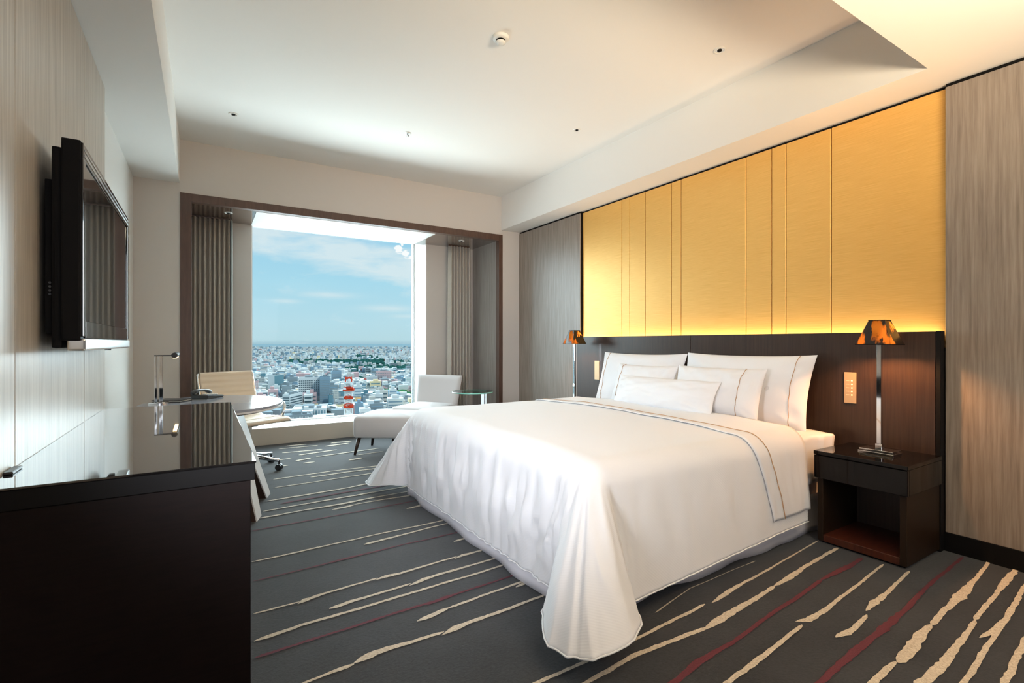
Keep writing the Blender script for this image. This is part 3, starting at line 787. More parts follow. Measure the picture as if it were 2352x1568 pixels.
# ------------------------------------------------------------------ bedside lamps
def bedside_lamp(label, x, y, z0, energy):
    t = thing('table_lamp', label, 'lamp', (x, y, z0), 0, 'bedside lamps')
    bm = new_bm(); box(bm, -.055, .055, -.085, .085, 0, .008, .001, 1); obj('base', bm, M_chrome, t)
    bm = new_bm(); box(bm, -.052, .052, -.080, .080, .013, .021, .001, 1); box(bm, -.03, .03, -.03, .03, .008, .013); obj('base_plate', bm, M_chrome, t)
    bm = new_bm(); box(bm, -.016, .016, -.016, .016, .021, .050, .001, 1); obj('socket', bm, M_chrome, t)
    bm = new_bm(); box(bm, -.011, .011, -.011, .011, .05, .64, .001, 1); obj('pole', bm, M_chrome, t)
    # four-sided tapered shade
    sh = new_bm(); z1, z2 = .598, .732; a, b = .084, .038; n = 14
    rings = []
    for k in range(n+1):
        s = a+(b-a)*k/n; z = z1+(z2-z1)*k/n
        rings.append([sh.verts.new((sx*s, sy*s, z)) for sx, sy in ((-1, -1), (1, -1), (1, 1), (-1, 1))])
    for p, q in zip(rings, rings[1:]):
        for k in range(4): sh.faces.new((p[k], p[(k+1) % 4], q[(k+1) % 4], q[k]))
    o = obj('shade', sh, M_shade, t, solid=.002)
    for s, z in ((a, z1), (b, z2)):
        bm = new_bm()
        for sx in (-1, 1): box(bm, sx*s-.002, sx*s+.002, -s-.002, s+.002, z-.002, z+.002)
        for sy in (-1, 1): box(bm, -s, s, sy*s-.002, sy*s+.002, z-.002, z+.002)
        obj('shade_rim', bm, M_black, o)
    bm = new_bm(); lathe(bm, [(0, .64), (.010, .645), (.020, .665), (.021, .680), (.012, .698), (0, .703)]); obj('bulb', bm, M_bulb, t, True)
    l = bpy.data.lights.new('bedside_bulb', 'POINT'); l.energy = energy; l.color = (1, .46, .17); l.shadow_soft_size = .02
    lo = link(bpy.data.objects.new('bedside_bulb', l)); lo.parent = t; lo.location = (.024, .0, .66)
    return t
bedside_lamp('lit table lamp with dark streaked shade on the black nightstand at the right', 3.18, 1.262, .518, 36.0)
bedside_lamp('lit table lamp with dark streaked shade on the far nightstand near the window', 3.18, 3.93, .518, 9.0)
# tissue box / white notepad at the far nightstand
t = thing('notepad', 'white notepad on the far nightstand at the foot of the lamp', 'notepad', (3.05, 3.98, .518))
bm = new_bm(); box(bm, -.05, .05, -.04, .04, 0, .012, .001); obj('pad', bm, M_desk_white, t)
bm = new_bm(); box(bm, -.048, .02, -.012, -.004, .012, .018, .001); obj('pen', bm, M_chrome, t)

def switch_plate(label, y0, y1, z0, z1, rows):
    t = thing('switch_plate', label, 'switch', (3.366, (y0+y1)/2, (z0+z1)/2), 0)
    w = (y1-y0)/2; h = (z1-z0)/2
    bm = new_bm(); box(bm, -.006, 0.001, -w, w, -h, h, .001, 1); obj('plate', bm, M_plate, t)
    for k in range(rows):
        z = h*.45-k*h*.23
        bm = new_bm(); lathe(bm, [(0, .0), (.0042, 0), (.0042, .0015), (0, .002)], n=12)
        bmesh.ops.rotate(bm, cent=(0, 0, 0), matrix=Matrix.Rotation(-PI/2, 3, 'Y'), verts=bm.verts)
        bmesh.ops.translate(bm, vec=(-.0062, -w*.32, z), verts=bm.verts)
        obj('button', bm, M_led, t)
        bm = new_bm(); box(bm, -.0068, -.006, w*.1, w*.62, z-.0022, z+.0022); obj('print', bm, M_plate_txt, t)
    return t
switch_plate('champagne metal switch plate with five lit buttons beside the right-hand lamp', 1.458, 1.524, .757, .945, 5)
switch_plate('champagne metal switch plate beside the far lamp', 3.765, 3.832, .755, .945, 0)

# ------------------------------------------------------------------ credenza
cr = thing('credenza', 'long espresso credenza with a mirror-black top below the television', 'cabinet', (-.17, 2.62, 0))
CO = Vector((-.17, 2.62, 0))
def cpart(nm, m, *a, bev=.002, parent=cr):
    bm = new_bm(); box(bm, *a, bev, 1); shift(bm, CO); return obj(nm, bm, m, parent)
cpart('top', M_lacquer, -.474, .137, 1.73, 3.52, .7535, .76, bev=.001)
cpart('edge_band', M_black, -.474, .134, 1.733, 3.517, .700, .753)
cpart('side_panel', M_cred, -.474, .122, 1.737, 1.762, .05, .700)
cpart('side_panel', M_cred, -.474, .122, 3.49, 3.515, .05, .700)
cpart('body', M_cred, -.474, .105, 1.763, 3.489, .05, .700)
cpart('plinth', M_black, -.46, .09, 1.76, 3.49, 0, .05)
for k in range(3):
    y0 = 1.766+k*.574
    for z0, z1 in ((.055, .27), (.275, .485), (.49, .697)):
        d = cpart('drawer', M_cred, .1055, .124, y0+.002, y0+.570, z0+.002, z1-.002)
        cpart('handle', M_brushed, .1245, .136, y0+.24, y0+.33, z1-.024, z1-.016, bev=0, parent=d)
cpart('cable_grommet', M_plastic, -.473, -.452, 1.90, 1.99, .7605, .768)

# ------------------------------------------------------------------ television
tv = thing('television', 'flat television mounted on the light veneer wall, its silver bar at the bottom', 'television', (-.40, 2.86, 1.45), math.radians(.25))
TO = Vector((-.40, 2.86, 1.45))
def tpart(nm, m, *a, bev=.003, parent=tv, seg=2):
    bm = new_bm(); box(bm, *a, bev, seg); shift(bm, TO); return obj(nm, bm, m, parent)
ty0, ty1, tz0, tz1 = 2.225, 3.485, 1.098, 1.822
tpart('bezel', M_tvmatte, -.415, -.364, ty0, ty1, tz0+.035, tz1, bev=.006)
tpart('bezel_edge', M_tvblack, -.3645, -.358, ty0+.008, ty1-.008, tz1-.062, tz1-.006, bev=.002)
tpart('bezel_edge', M_tvblack, -.3645, -.358, ty0+.008, ty0+.055, tz0+.05, tz1-.06, bev=.002)
tpart('bezel_edge', M_tvblack, -.3645, -.358, ty1-.055, ty1-.008, tz0+.05, tz1-.06, bev=.002)
tpart('screen', M_screen, -.3645, -.362, ty0+.056, ty1-.056, tz0+.105, tz1-.063, bev=0)
tpart('lower_bezel', M_tvblack, -.3645, -.3585, ty0+.056, ty1-.056, tz0+.045, tz0+.104, bev=.002)
tpart('silver_bar', M_silver, -.402, -.352, ty0+.01, ty1-.004, tz0, tz0+.043, bev=.012, seg=4)
tpart('modelled_highlight', M_silver, -.359, -.3565, ty0+.03, ty1-.03, tz1-.030, tz1-.022, bev=0)  # ceiling highlights on the gloss bezel, built as silver strips
tpart('modelled_highlight', M_silver, -.359, -.3565, ty0+.03, ty1-.03, tz1-.050, tz1-.040, bev=0)
tpart('back_cover', M_tvmatte, -.442, -.414, ty0+.012, ty1-.012, tz0+.01, tz1-.03, bev=.01)
bb = tpart('connector_box', M_tvmatte, -.462, -.441, ty0+.03, ty1-.2, tz0+.06, tz1-.14, bev=.005)
tpart('wall_mount', M_tvmatte, -.464, -.460, 2.5, 3.2, 1.2, 1.62, bev=.002)
for k in range(4):
    bm = new_bm(); cyl(bm, (-.448, ty0+.0305, 1.33-.013*k), (-.448, ty0+.026, 1.33-.013*k), .0038, n=12); shift(bm, TO); obj('socket', bm, M_phone, bb)
bm = new_bm(); cyl(bm, (-.375, 2.9, tz0+.002), (-.375, 2.9, tz0-.006), .012, n=16); shift(bm, TO); obj('sensor_foot', bm, M_plastic, tv)

# ------------------------------------------------------------------ oval desk behind the credenza
dk = thing('desk', 'oval polished desk with splayed white and dark legs, standing at the end of the credenza', 'desk', (.05, 4.10, 0))
def oval(cx, cy, rx, ry, n=64): return [(cx+rx*math.cos(2*PI*k/n), cy+ry*math.sin(2*PI*k/n)) for k in range(n)]
bm = new_bm(); prism(bm, oval(0, 0, .445, .565), .684, .700); obj('top', bm, M_desk_top, dk)
bm = new_bm(); prism(bm, oval(0, 0, .449, .569), .672, .6835); obj('rim', bm, M_desk_white, dk)
bm = new_bm(); prism(bm, oval(0, 0, .38, .49), .655, .6715); obj('sub_top', bm, M_desk_leg, dk)
def desk_leg(top, foot):
    """tapered plank: dark narrow edge and white broad face"""
    root = None
    tp, ft = Vector(top), Vector(foot)
    n1 = Vector((.955, -.295, 0)); n2 = Vector((-.295, -.955, 0))  # broad-face and edge directions
    def plank(ws, ds, o1, o2):
        b = new_bm(); rows = []
        for P0, w, d in ((ft, ws[0], ds[0]), (tp, ws[1], ds[1])):
            c = P0+n1*o1+n2*o2
            rows.append([b.verts.new(c+n1*sx*d+n2*sy*w) for sx, sy in ((-1, -1), (1, -1), (1, 1), (-1, 1))])
        b.faces.new(rows[0][::-1]); b.faces.new(rows[1])
        for k in range(4): b.faces.new((rows[0][k], rows[0][(k+1) % 4], rows[1][(k+1) % 4], rows[1][k]))
        bmesh.ops.translate(b, vec=(-.05, -4.10, 0), verts=b.verts)
        return b
    leg = obj('leg', plank((.06, .09), (.032, .024), 0, 0), M_desk_leg, dk)
    f = obj('white_facing', plank((.058, .088), (.004, .004), .035, 0), M_desk_white, leg)
    return leg
desk_leg((.16, 3.86, .655), (.365, 4.06, 0))
desk_leg((.15, 3.72, .655), (.262, 3.57, 0))
desk_leg((-.06, 3.80, .655), (-.24, 3.62, 0))
desk_leg((-.06, 4.38, .655), (-.22, 4.48, 0))

# desk lamp
dl = thing('desk_lamp', 'slim chrome desk lamp with a horizontal tube head on the oval desk', 'lamp', (-.27, 4.25, .70))
bm = new_bm(); lathe(bm, [(0, 0), (.062, 0), (.062, .008), (.055, .012), (0, .012)]); obj('base', bm, M_chrome, dl, 'auto')
bm = new_bm(); box(bm, -.026, -.012, -.008, .008, .012, .335, .002); box(bm, .000, .022, -.008, .008, .012, .335, .002); obj('post', bm, M_chrome, dl)
bm = new_bm(); box(bm, -.028, .085, -.008, .008, .332, .340, .001); obj('arm', bm, M_plastic, dl)
hd = new_bm(); cyl(hd, (.09, -.03, .338), (.09, .34, .338), .019, n=20); h_ = obj('lamp_head', hd, M_plastic, dl, 'auto')
bm = new_bm(); box(bm, .079, .101, .0, .32, .317, .3235, .002); obj('tube', bm, M_lamp_glow, h_)
# telephone
ph = thing('telephone', 'dark grey desk telephone with a curved handset on the oval desk', 'telephone', (.02, 4.50, .70), math.radians(-35))
bm = new_bm()
for k in range(1): pass
prof = [(-.10, .0), (.10, .0), (.10, .016), (-.10, .036)]
vs0 = [bm.verts.new((-.068, y, z)) for y, z in prof]; vs1 = [bm.verts.new((.068, y, z)) for y, z in prof]
bm.faces.new(vs0[::-1]); bm.faces.new(vs1)
for k in range(4): bm.faces.new((vs0[k], vs0[(k+1) % 4], vs1[(k+1) % 4], vs1[k]))
bmesh.ops.bevel(bm, geom=list(bm.edges), offset=.006, segments=3, affect='EDGES'); obj('body', bm, M_phone, ph, 'auto')
bm = new_bm(); tube(bm, [(-.045, -.11, .046), (-.045, -.08, .056), (-.045, -.03, .062), (-.045, .03, .056), (-.045, .08, .044), (-.045, .105, .034)], [.014, .018, .010, .010, .017, .012], 12); obj('handset', bm, M_phone, ph, True)
for i in range(3):
    for j in range(4):
        bm = new_bm(); box(bm, -.008+i*.022, .006+i*.022, -.045+j*.026, -.029+j*.026, .022, .034-.0025*j, .001, 1); obj('key', bm, M_brushed, ph)
fo = thing('folder', 'flat dark leather folder on the oval desk beside the telephone', 'folder', (-.20, 4.35, .70), math.radians(-30))
bm = new_bm(); box(bm, -.10, .10, -.07, .07, 0, .006, .002); obj('back_cover', bm, M_plastic, fo)
bm = new_bm(); box(bm, -.096, .096, -.066, .066, .006, .012, .001); obj('pages', bm, M_white_plastic, fo)
bm = new_bm(); box(bm, -.10, .10, -.07, .07, .012, .018, .002); obj('front_cover', bm, M_plastic, fo)

# ------------------------------------------------------------------ office chair (forward = local +x)
oc = thing('office_chair', 'cream ribbed office chair with chrome arms behind the oval desk', 'chair', (.32, 4.95, 0), math.atan2(-.89, .45))
def ribbed():
    """one continuous sling, seat then back, with cross ribs"""
    prof = []
    pts = [(.26, .432), (.22, .450), (.10, .452), (-.02, .445), (-.12, .442), (-.19, .455), (-.235, .49), (-.262, .55), (-.285, .63), (-.31, .73), (-.335, .835), (-.340, .848)]
    P = [Vector((x, 0, z)) for x, z in pts]
    # resample with a Catmull-Rom spline
    out = []
    for i in range(len(P)-1):
        p0 = P[max(0, i-1)]; p1 = P[i]; p2 = P[i+1]; p3 = P[min(len(P)-1, i+2)]
        for k in range(10):
            t = k/10
            out.append(.5*((2*p1)+(p2-p0)*t+(2*p0-5*p1+4*p2-p3)*t*t+(3*p1-p0-3*p2+p3)*t**3))
    out.append(P[-1]); return out
line = ribbed()
def sling(i0, i1, w):
    bm = new_bm(); seg = line[i0:i1]; acc = 0; rows = []
    for i, p in enumerate(seg):
        if i: acc += (seg[i]-seg[i-1]).length
        a = seg[max(0, i-1)]; b = seg[min(len(seg)-1, i+1)]; t = (b-a).normalized(); n = Vector((-t.z, 0, t.x))
        n = n if (n.z > 0 or n.x > 0) else -n
        rib = .010*abs(math.sin(PI*acc/.052))**.6
        rows.append((p, n, rib))
    for side in (1, -1):
        g = []
        for p, n, rib in rows:
            q = p+n*side*(.006+rib)
            g.append([bm.verts.new((q.x, y, q.z)) for y in (-w, -w*.95, 0, w*.95, w)])
        for r0, r1 in zip(g, g[1:]):
            for k in range(4): bm.faces.new((r0[k], r0[k+1], r1[k+1], r1[k]))
        if side == 1: g1 = g
    for k in (0, 4):
        for i in range(len(rows)-1): bm.faces.new((g1[i][k], g1[i+1][k], g[i+1][k], g[i][k]))
    for i in (0, len(rows)-1):
        for k in range(4): bm.faces.new((g1[i][k], g1[i][k+1], g[i][k+1], g[i][k]))
    return bm
obj('seat', sling(0, 56, .235), M_cream, oc, True)
obj('backrest', sling(56, len(line), .235), M_cream, oc, True)
for sy in (-1, 1):
    bm = new_bm(); tube(bm, [Vector((p.x, sy*.245, p.z)) for p in line[::4]], .011, 10); obj('side_frame', bm, M_chrome, oc, True)
    bm = new_bm()
    arm = [(.12, .44), (.13, .50), (.125, .555), (.10, .58), (.03, .59), (-.08, .59), (-.18, .585), (-.24, .58), (-.275, .57)]
    tube(bm, [(x, sy*(.25+.03*min(1, max(0, (z-.44)/.1))), z) for x, z in arm], .012, 10); obj('armrest', bm, M_chrome, oc, True)
bm = new_bm(); cyl(bm, (0, -.245, .425), (0, .245, .425), .012); cyl(bm, (-.16, -.245, .43), (-.16, .245, .43), .012); box(bm, -.13, .06, -.07, .07, .385, .42, .008); obj('tilt_mechanism', bm, M_plastic, oc, 'auto')
bm = new_bm(); cyl(bm, (-.03, 0, .13), (-.03, 0, .39), .020); cyl(bm, (-.03, 0, .10), (-.03, 0, .22), .030); obj('gas_column', bm, M_chrome, oc, 'auto')
for k in range(5):
    a = 2*PI*k/5+.55; dx, dy = math.cos(a), math.sin(a)
    bm = new_bm(); tube(bm, [(-.03+dx*.02, dy*.02, .125), (-.03+dx*.15, dy*.15, .108), (-.03+dx*.30, dy*.30, .085)], [.024, .018, .014], 10); b_ = obj('base_leg', bm, M_chrome, oc, True)
    bm = new_bm(); cx_, cy_ = -.03+dx*.30, dy*.30
    cyl(bm, (cx_-dy*.024, cy_+dx*.024, .027), (cx_-dy*.006, cy_+dx*.006, .027), .027); cyl(bm, (cx_+dy*.006, cy_-dx*.006, .027), (cx_+dy*.024, cy_-dx*.024, .027), .027); cyl(bm, (cx_, cy_, .03), (cx_, cy_, .09), .008)
    obj('caster', bm, M_plastic, b_, 'auto')

# ------------------------------------------------------------------ lounge chair and ottoman (forward = local +x)
def cushion(bm, x0, x1, y0, y1, z0, z1, r=.035, crown=.02, seg=4):
    """rounded upholstered block with crowned top"""
    vs = box(bm, x0, x1, y0, y1, z0, z1)
    return vs
def upholstered(sx, sy, z0, z1, crown, rad, n=22):
    bm = new_bm(); prof = []
    hx, hy = sx/2, sy/2
    def ring(inset, z, bulge=0):
        pts = []; r = max(.004, rad-inset)
        X, Y = hx-inset+bulge, hy-inset+bulge
        for cx, cy, a0 in ((X-r, Y-r, 0), (-X+r, Y-r, PI/2), (-X+r, -Y+r, PI), (X-r, -Y+r, 3*PI/2)):
            for k in range(7): a = a0+k*PI/12; pts.append((cx+r*math.cos(a), cy+r*math.sin(a), z))
        return pts
    rings = [ring(.012, z0), ring(0, z0+.012), ring(0, (z0+z1)/2, .006), ring(0, z1-.03, .002), ring(.004, z1-.014), ring(.016, z1-.003), ring(.03, z1+.003)]
    vr = [[bm.verts.new(p) for p in r_] for r_ in rings]
    for a, b in zip(vr, vr[1:]):
        m = len(a)
        for k in range(m): bm.faces.new((a[k], a[(k+1) % m], b[(k+1) % m], b[k]))
    bm.faces.new(vr[0][::-1])
    last = vr[-1]; m = len(last)
    for s in (.85, .65, .4, .15):
        row = [bm.verts.new((v.co.x*s/1.0 if True else 0, v.co.y*s, z1+.003+crown*(1-s**2.2))) for v in vr[-1]]
        for k in range(m): bm.faces.new((last[k], last[(k+1) % m], row[(k+1) % m], row[k]))
        last = row
    bm.faces.new(last)
    return bm
def wleg(x, y, dx, dy, h, r0=.022, r1=.012):
    bm = new_bm(); cyl(bm, (x+dx, y+dy, 0), (x, y, h), r1, r0, 12); return bm
ot = thing('ottoman', 'pale grey upholstered ottoman on splayed dark wooden legs in front of the lounge chair', 'ottoman', (1.66, 5.08, 0), math.atan2(-.80, -.60))
obj('cushion', upholstered(.52, .62, .175, .385, .03, .05), M_upholst, ot, True)
for sx in (-1, 1):
    for sy in (-1, 1): obj('leg', wleg(sx*.20, sy*.26, sx*.035, sy*.035, .18), M_leg, ot, True)
ch = thing('lounge_chair', 'armless pale grey lounge chair with a low straight back by the window', 'chair', (2.20, 5.50, 0), math.atan2(-.62, -.78))
obj('seat', upholstered(.56, .58, .175, .390, .03, .05), M_upholst, ch, True)
def chair_back():
    bm = new_bm()
    def fn(u, v, s):
        y = (-.275-.035*v+(.55+.07*v)*u)
        z = .20+.525*v
        x = -.255-.13*v-.035*(1-(2*u-1)**2)*.6
        e = min(u, 1-u, v*1.5+.1, 1-v)*9; e = min(1, max(0, e))
        return Vector((x+s*(.030*math.sqrt(max(0, e*(2-e)))+.006), y, z))
    n, m = 26, 18; R_ = {}
    for s in (-1, 1):
        R_[s] = [[bm.verts.new(fn(i/n, j/m, s)) for j in range(m+1)] for i in range(n+1)]
        for i in range(n):
            for j in range(m):
                f = bm.faces.new((R_[s][i][j], R_[s][i+1][j], R_[s][i+1][j+1], R_[s][i][j+1])); f.material_index = 0 if s == 1 else 1
    for i in range(n):
        for j in (0, m): bm.faces.new((R_[1][i][j], R_[1][i+1][j], R_[-1][i+1][j], R_[-1][i][j])).material_index = 1
    for j in range(m):
        for i in (0, n): bm.faces.new((R_[1][i][j], R_[1][i][j+1], R_[-1][i][j+1], R_[-1][i][j])).material_index = 1
    return bm
obj('backrest', chair_back(), [M_upholst, M_upholst_edge], ch, True)
for sx in (-1, 1):
    for sy in (-1, 1): obj('leg', wleg(sx*.22, sy*.24, sx*.035, sy*.03, .18), M_leg, ch, True)
# glass side table
st = thing('side_table', 'small round glass side table with chrome posts between the bed and the lounge chair', 'table', (2.42, 4.70, 0), math.radians(-32))
bm = new_bm(); lathe(bm, [(0, .600), (.215, .600), (.215, .610), (0, .610)], n=48); obj('glass_top', bm, M_table_glass, st, 'auto')
bm = new_bm(); lathe(bm, [(.2155, .599), (.219, .601), (.219, .609), (.2155, .611)], n=48); obj('glass_edge', bm, M_glass_edge, st, True)
bm = new_bm(); box(bm, .09, .125, -.02, .02, .012, .594, .002); obj('post', bm, M_chrome, st)
bm = new_bm(); box(bm, .135, .15, -.02, .02, .012, .594, .002); obj('post', bm, M_chrome, st)
bm = new_bm(); box(bm, -.14, .15, -.02, .02, .588, .5995, .002); box(bm, -.02, .02, -.12, .12, .588, .5995, .002); obj('top_bracket', bm, M_chrome, st)
bm = new_bm(); lathe(bm, [(0, 0), (.17, 0), (.17, .008), (.16, .012), (0, .012)], n=40); obj('base', bm, M_chrome, st, 'auto')

# ------------------------------------------------------------------ the city beyond the window
GZ = -130.
def cmat(name, c, r=.8): return mat('city_'+name, c, r, spec=.0 if r > .5 else .4)
M_city_ground = texture(cmat('ground', (.20, .24, .24)), nscale=.02, detail=8, c1=(.08, .13, .13), c2=(.26, .29, .29))
M_far_plain = cmat('haze_tinted_plain', (.13, .19, .21))  # horizon haze put into the plain's blue colour
bm = new_bm(); box(bm, -14000, 24000, 300, 15500, GZ-20, GZ); struct('ground_city', bm, M_city_ground, label='flat city ground far below the window')
bm = new_bm(); box(bm, -60000, 80000, 15500, 60000, GZ-30, GZ-8); struct('ground_horizon', bm, M_far_plain, label='far plain along the horizon, tinted haze blue')
W_ = cmat('white', (.56, .60, .60)); W2 = cmat('offwhite', (.46, .46, .43)); GR = cmat('grey', (.22, .27, .29)); BG = cmat('blue_grey', (.20, .30, .37))
TL = cmat('teal_glass', (.10, .22, .27), .3); PK = cmat('pink_brick', (.50, .36, .36)); TN = cmat('tan', (.66, .42, .20)); CRM = cmat('cream', (.72, .60, .38))
DG = cmat('dark_window', (.04, .08, .10), .3); BL = cmat('blue_roof', (.03, .09, .20)); RD = cmat('red_steel', (.62, .06, .025)); WH = cmat('white_steel', (.80, .82, .80))
TREE = texture(cmat('tree_green', (.015, .07, .06)), nscale=.15, c1=(.010, .055, .055), c2=(.03, .11, .085)); TREE2 = cmat('tree_bright', (.05, .17, .07))
RR = cmat('red_roof', (.42, .12, .10)); LG = cmat('light_green_glass', (.42, .55, .52))
FWD = Vector((SN, CS, 0)); RGT = Vector((CS, -SN, 0))
def city_pos(u, vb):
    """where the line of sight of the base row meets the city ground"""
    D = F*(CAM_H-GZ)/(vb-787.)
    return FWD*D+RGT*((u-1176)/F*D), D
def hero(name, label, u0, u1, vt, vb, m, cat='building', depth=None, twist=0., side=None, win=None, roof=True, roofm=None):
    """a building that can be told apart: walls, roof parapet, plant room, windows"""
    p, D = city_pos((u0+u1)/2, vb)
    w = (u1-u0)/F*D; H = (CAM_H-(vt-787)/F*D)-GZ
    az = math.atan2(p.x, p.y)
    rz = -az+math.radians(twist)
    ct, st_ = abs(math.cos(math.radians(twist))), abs(math.sin(math.radians(twist)))
    dp = depth if depth else w*.6
    ww = max(4., (w-dp*st_)/max(.3, ct))
    t = thing(name, label, cat, (p.x+FWD.x*dp*.5, p.y+FWD.y*dp*.5, GZ), rz, 'city buildings seen through the window')
    bm = new_bm(); box(bm, -ww/2, ww/2, -dp/2, dp/2, 0, H)
    mats = [m, side or m]
    for f in bm.faces:
        if abs(f.normal.x) > .5: f.material_index = 1
    obj('walls', bm, mats, t)
    if roof:
        bm = new_bm()
        th = max(.4, ww*.02)
        for a in ((-ww/2, ww/2, -dp/2, -dp/2+th), (-ww/2, ww/2, dp/2-th, dp/2), (-ww/2, -ww/2+th, -dp/2+th, dp/2-th), (ww/2-th, ww/2, -dp/2+th, dp/2-th)): box(bm, *a, H, H+1.4)
        obj('roof_parapet', bm, roofm or m, t)
        bm = new_bm(); box(bm, -ww*.22, ww*.12, -dp*.2, dp*.25, H, H+4.5); box(bm, ww*.2, ww*.34, -dp*.1, dp*.2, H, H+2.8); obj('plant_room', bm, roofm or GR, t)
    if win:
        kind, cols, rows, wm = win; bm = new_bm(); d = .35
        z0 = H*.10; z1 = H*.95
        if kind == 'bands':
            for r in range(rows):
                z = z0+(z1-z0)*(r+.3)/rows; hh = (z1-z0)/rows*.42
                box(bm, -ww/2+ww*.03, ww/2-ww*.03, -dp/2-d, -dp/2, z, z+hh); 
                for sx in (-1, 1): box(bm, sx*ww/2, sx*(ww/2+d), -dp/2+dp*.05, dp/2-dp*.05, z, z+hh)
        elif kind == 'grid':
            for r in range(rows):
                for c in range(cols):
                    z = z0+(z1-z0)*(r+.3)/rows; x = -ww/2+ww*(c+.5)/cols
                    box(bm, x-ww/cols*.28, x+ww/cols*.28, -dp/2-d, -dp/2, z, z+(z1-z0)/rows*.45)
                for sx in (-1, 1):
                    for c in range(max(2, cols//2)):
                        y = -dp/2+dp*(c+.5)/max(2, cols//2); box(bm, sx*ww/2, sx*(ww/2+d), y-dp*.06, y+dp*.06, z, z+(z1-z0)/rows*.45)
        elif kind == 'slots':
            for c in range(cols):
                x = -ww/2+ww*(c+.5)/cols; box(bm, x-ww/cols*.22, x+ww/cols*.22, -dp/2-d, -dp/2, z0, z1)
        obj('windows', bm, wm, t, kind='stuff')
    return t
hero('office_tower', 'white office tower with dotted windows and a dark central slot, beyond the window', 682, 731, 868, 948, W_, depth=22, twist=0, win=('grid', 12, 14, DG))
hero('office_tower', 'blue-grey slab tower joined to the right of the white tower', 729, 751, 867, 950, BG, depth=26, win=('bands', 1, 18, GR))
hero('office_tower', 'tower with pale left face and dark teal right face, left of the white tower', 609, 643, 862, 912, W_, side=TL, twist=-38, depth=34, win=None)
hero('office_tower', 'slim grey tower behind and right of the white tower', 759, 781, 852, 893, BG, twist=8, win=('bands', 1, 10, GR))
hero('office_tower', 'grey-brown tower of the pair behind the teal tower', 668, 680, 845, 872, GR, twist=12)
hero('office_tower', 'paler grey tower of the pair behind the teal tower', 654, 667, 848, 873, W2, twist=12)
hero('office_block', 'white block with dark window bands beside the desk edge', 637, 681, 908, 968, W_, side=W_, twist=-28, depth=45, win=('bands', 1, 9, DG))
hero('office_block', 'long white block with dark vertical slots above the sill', 657, 736, 941, 990, W_, twist=-4, depth=50, win=('slots', 12, 1, TL))
hero('office_block', 'grey low roofed block just above the window sill', 640, 702, 955, 1005, GR, twist=4, depth=35, win=('slots', 18, 1, W_))
hero('office_tower', 'tan tower right of the red and white mast', 813, 830, 914, 946, TN, side=CRM, twist=18, win=('slots', 3, 1, RR))
hero('office_block', 'cream yellow block left of the red and white mast', 769, 788, 931, 972, CRM, twist=10)
hero('office_tower', 'large pinkish tower block at the right of the view', 861, 896, 853, 893, PK, twist=0, win=('grid', 9, 8, GR))
hero('office_block', 'wide pinkish podium in front of the pinkish tower block', 856, 908, 874, 899, PK, depth=40, win=('grid', 12, 4, GR))
hero('office_tower', 'pale green glass tower beside the right window jamb', 931, 953, 866, 902, W_, twist=4, win=('bands', 1, 5, LG))
hero('office_block', 'pale blue office block with window bands right of the mast top', 816, 838, 883, 924, BG, twist=6, win=('bands', 1, 7, W_))
hero('office_block', 'white angular block right of the slotted block', 740, 770, 943, 986, W_, twist=28, depth=36, win=('bands', 1, 4, DG))
hero('office_tower', 'narrow dark tower beside the blue-grey slab', 752, 763, 909, 952, TL, twist=20)
hero('apartment_block', 'pale grey stepped block left of the mast', 763, 776, 896, 936, W2, twist=15, win=('grid', 4, 9, GR))
hero('office_block', 'low grey block with window bands behind the cream block', 767, 797, 920, 948, W_, twist=-8, win=('bands', 1, 5, GR))
hero('office_block', 'white block with teal windows behind the ottoman', 842, 884, 934, 975, W_, twist=-10, win=('grid', 7, 6, TL))
hero('apartment_block', 'white gabled apartment block below the pinkish podium', 840, 866, 893, 920, W2, twist=20, win=('grid', 5, 5, DG))
hero('office_block', 'grey banded block left of the lounge chair back', 921, 946, 914, 950, GR, twist=8, win=('bands', 1, 6, W_))
hero('temple_hall', 'low building with a large dark blue roof left of the lounge chair', 893, 916, 904, 918, BL, twist=-10, depth=40, roof=False)
hero('apartment_block', 'pink apartment block at the left window edge', 577, 592, 876, 918, PK, twist=10, win=('grid', 4, 9, W_))
hero('office_block', 'grey mid-rise block right of the teal tower', 642, 666, 882, 912, GR, twist=-18, win=('bands', 1, 5, W_))
hero('office_block', 'white slab standing in front of the white tower', 681, 706, 913, 952, W_, twist=-15, depth=20)
hero('apartment_block', 'dark red-brown block behind the grey mid-rise', 660, 676, 868, 888, RR, twist=15)
hero('apartment_block', 'pale tower at the left window edge above the chair back', 593, 607, 868, 905, W2, twist=-20, win=('grid', 4, 8, GR))
hero('office_block', 'small orange block below the pinkish podium', 886, 896, 890, 900, mat('city_orange', (.6, .22, .12), .8), twist=10)
hero('office_block', 'cream warehouse left of the lounge chair top', 917, 944, 896, 908, CRM, depth=30)
hero('office_block', 'white stadium-like block at the upper right of the city', 905, 934, 858, 880, W_, depth=60, twist=6, win=('bands', 1, 3, GR))
hero('office_block', 'dark domed steel hall above the ottoman', 812, 848, 938, 966, GR, twist=0, depth=40, win=('slots', 9, 1, DG))
